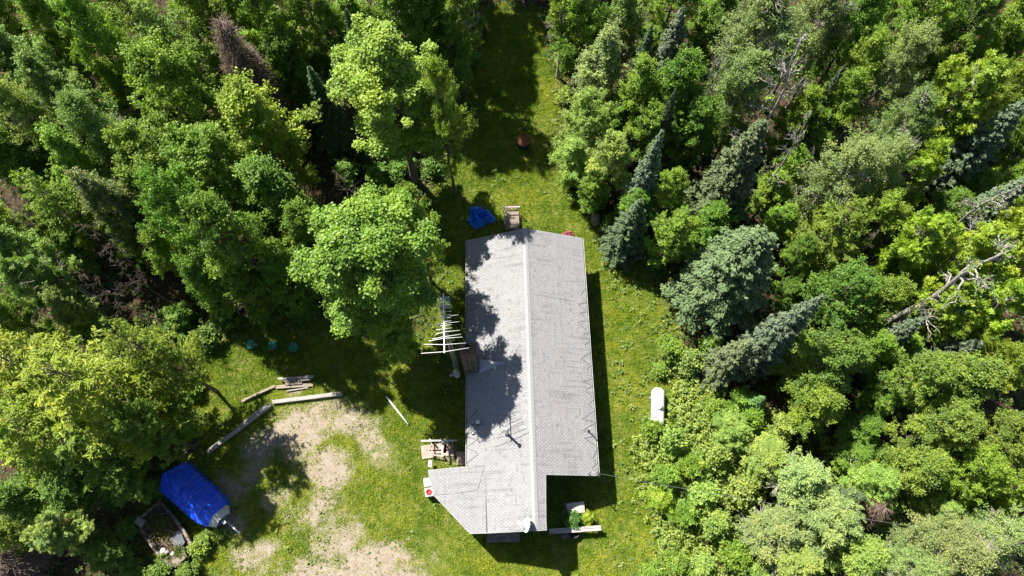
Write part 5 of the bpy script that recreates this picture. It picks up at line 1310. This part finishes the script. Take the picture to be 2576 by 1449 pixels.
# --- shrubs round the lawn
ORD = ('leftmost', 'second', 'third', 'fourth', 'fifth', 'sixth', 'seventh', 'eighth', 'ninth', 'tenth', 'eleventh', 'twelfth', 'thirteenth', 'fourteenth', 'fifteenth', 'sixteenth')
def ordinal(lst, i, key):
    """place among its fellows, counted from the left of the picture"""
    k = sorted(range(len(lst)), key=lambda q: lst[q][key]).index(i)
    return 'leftmost' if k == 0 else ('rightmost' if k == len(lst) - 1 else ORD[k] + ' from left')
def shrubs(lst, label, group, sub=.1):
    for i, (k, px, py, h, r, c) in enumerate(lst): tree('shrub_' + k, px, py, h, r, c, label if len(lst) == 1 else label + ', ' + ordinal(lst, i, 1), group, sub=sub)
shrubs([('a', 1690, 1110, 2.4, 52, 'soft'), ('b', 1740, 1170, 2.2, 50, 'lime'), ('a', 1640, 1080, 1.8, 40, 'mid'), ('c', 1680, 1200, 1.9, 48, 'lime'), ('a', 1770, 1240, 2.2, 55, 'soft'), ('b', 1660, 1260, 1.7, 45, 'star'), ('a', 1800, 1150, 2.4, 50, 'soft'), ('b', 1720, 1290, 1.7, 50, 'lime'), ('c', 1800, 1310, 2.0, 55, 'soft'), ('a', 1860, 1240, 2.6, 60, 'soft')],
       'leafy shrub in the thicket between the propane tank and the lower lawn', 'shrubs south of the propane tank')
shrubs([('a', 1850, 1400, 2.2, 55, 'mid'), ('b', 1700, 1420, 1.6, 50, 'lime'), ('c', 1760, 1430, 1.6, 50, 'soft'), ('a', 1640, 1449, 1.2, 40, 'lime'), ('b', 1900, 1449, 2.2, 50, 'soft')], 'shrub at the bottom edge right of the lawn', 'shrubs at the bottom of the lawn')
shrubs([('c', 1690, 880, 1.7, 48, 'mid'), ('a', 1740, 910, 1.9, 48, 'aspen'), ('b', 1800, 930, 1.8, 45, 'mid'), ('a', 1660, 930, 1.0, 32, 'lime'), ('a', 1790, 870, 2.0, 42, 'deep')], 'shrub at the lawn edge below the broad spruce', 'shrubs under the broad spruce')
shrubs([('b', 1860, 1010, 2.0, 48, 'lime'), ('a', 1800, 1030, 1.6, 42, 'lime'), ('a', 1840, 1060, 2.0, 45, 'soft'), ('c', 1890, 1060, 2.3, 45, 'mid'), ('b', 1960, 1080, 2.5, 50, 'soft')], 'shrub right of the propane tank below the blue spruce', 'shrubs right of the propane tank')
shrubs([('a', 1440, 1308, 1.1, 36, (.07, .17, .035))], 'round green shrub growing between the cabinet and the bench', 'shrub by the bench', .05)
shrubs([('b', 1475, 1302, .8, 26, 'yellow')], 'yellow green leafy plant right of the round shrub by the bench', 'plant by the bench', .05)
shrubs([('a', 1190, 150, 1.1, 34, 'deep'), ('b', 1200, 60, 1.2, 36, 'deep'), ('c', 1400, 60, 1.2, 36, 'deep'), ('a', 1420, 150, 1.2, 36, 'mid'), ('a', 1430, 240, 1.2, 36, 'mid'), ('c', 1160, 230, 1.2, 34, 'deep')], 'dark shrub on the rim of the shaded glade at the top', 'shrubs in the shaded glade')
shrubs([('a', 500, 1380, 1.0, 40, 'mid'), ('b', 520, 1350, .8, 30, 'mid'), ('c', 470, 1440, 1.2, 45, 'deep'), ('a', 400, 1440, 1.4, 50, 'deep'), ('b', 330, 1430, 1.3, 45, 'deep'), ('a', 320, 1330, 1.5, 40, 'deep'), ('c', 410, 1290 - 60, 1.1, 34, 'deep'), ('a', 545, 1345, .7, 26, 'mid')], 'low shrub growing round the derelict boat', 'shrubs round the boats')
shrubs([('a', 520, 850, 1.5, 48, 'deep'), ('c', 560, 800, 1.6, 50, 'deep'), ('b', 450, 800, 1.8, 50, 'deep'), ('a', 480, 980, 1.2, 36, 'mid'), ('b', 430, 1040, 1.3, 38, 'mid'), ('a', 470, 1090, 1.0, 34, 'mid'), ('c', 660, 790, 1.6, 50, 'deep'), ('a', 760, 770, 1.6, 48, 'deep'), ('c', 400, 850, 1.6, 40, 'mid')], 'low shrub on the shaded edge of the lawn near the septic lids', 'shrubs by the septic lids')
shrubs([('a', 1085, 420, 1.3, 36, 'deep'), ('c', 1070, 580, 1.3, 36, 'deep'), ('a', 950, 440, 1.6, 50, 'deep'), ('b', 1010, 420, 1.5, 45, 'deep'), ('c', 870, 430, 1.8, 50, 'deep')], 'dark shrub in the shade between the two bright maples', 'shrubs between the bright maples')
shrubs([('a', 1545, 560, 1.5, 38, 'deep'), ('c', 1590, 600, 1.4, 42, 'deep'), ('a', 1650, 660, 1.2, 36, 'deep'), ('b', 1500, 510, 1.1, 30, 'mid'), ('c', 1430, 450, 1.2, 34, 'mid')], 'shrub along the wood edge beside the boulder', 'shrubs beside the boulder')
EDGE = 'trees along the picture edge'
for k, px, py, h, r, c, lb in (('broad_a', -30, 250, 13, 110, 'mid', 'green tree cut by the left edge a sixth of the way down'), ('aspen_a', -20, 370, 12, 90, 'aspen', 'aspen cut by the left edge beside the airy birch'), ('broad_c', -30, 570, 11, 100, 'mid', 'green tree cut by the left edge above the leafy ash'),
    ('broad_b', 180, -10, 12, 100, 'mid', 'green tree cut by the top edge near the left corner'), ('broad_c', 500, -30, 13, 110, 'mid', 'green tree cut by the top edge above the brown dead conifer'), ('broad_a', 1120, -20, 14, 110, 'mid', 'tall tree cut by the top edge left of the glade'), ('aspen_a', 610, 20, 12, 90, 'olive', 'olive aspen on the top edge right of the dead conifer'),
    ('broad_b', 1700, -10, 12, 90, 'mid', 'green tree cut by the top edge above the vivid maples'), ('broad_c', 2390, -10, 12, 100, 'olive', 'olive tree cut by the top edge in the upper right wood'), ('broad_a', 2600, 360, 8, 90, 'mid', 'green tree cut by the right edge under the blue spruces'), ('broad_b', 2600, 540, 9, 90, 'olive', 'olive tree cut by the right edge above the star leaved ash')):
    tree(k, px, py, h, r, c, lb, EDGE)
# understorey below the canopy
def under(lst, label, group):
    for i, (px, py, h, r, c) in enumerate(lst): tree(('broad_a', 'broad_c', 'broad_b', 'aspen_a')[i % 4], px, py, h, r, c, label + ', ' + ordinal(lst, i, 0), group)
under([(480, 60, 7, 70, 'mid'), (560, 180, 7, 70, 'mid'), (320, 30, 8, 70, 'mid'), (640, 20, 8, 70, 'mid'), (180, 160, 8, 70, 'mid'), (310, 230, 8, 70, 'mid'), (340, 480, 6, 60, 'mid'), (120, 420, 7, 65, 'mid'), (110, 570, 6, 60, 'mid'), (180, 620, 5, 55, 'mid'), (820, 180, 6, 55, 'deep'), (880, 30, 7, 60, 'mid'), (20, 580, 6, 60, 'mid')],
      'lesser green tree glimpsed in a gap of the north-west canopy', 'understorey of the north-west wood')
under([(1830, 330, 6, 60, 'mid'), (1940, 480, 6, 60, 'mid'), (2050, 380, 6, 60, 'mid'), (2340, 180, 7, 65, 'mid'), (2480, 340, 6, 65, 'olive'), (2560, 330, 6, 70, 'mid'), (2540, 450, 6, 70, 'mid'), (2460, 480, 6, 60, 'mid'), (2250, 520, 6, 60, 'olive'), (1960, 560, 6, 55, 'mid'), (1640, 130, 7, 65, 'mid'), (1800, 30, 8, 70, 'mid'), (2220, 20, 8, 70, 'mid'), (2500, 160, 7, 70, 'mid'), (1560, 300, 6, 60, 'mid')],
      'lesser green tree glimpsed in a gap of the north-east canopy', 'understorey of the north-east wood')
under([(2250, 690, 6, 60, 'mid'), (2260, 880, 6, 60, 'mid'), (2220, 1000, 5, 60, 'deep'), (2150, 1150, 4, 60, 'deep'), (2450, 870, 6, 60, 'olive'), (2000, 930, 5, 60, 'mid'), (1980, 740, 5, 50, 'deep'), (2480, 1280, 5, 60, 'olive'), (2350, 1280, 5, 60, 'soft'), (2560, 1130, 6, 60, 'olive')],
      'lesser green tree glimpsed in a gap of the eastern canopy', 'understorey of the eastern wood')
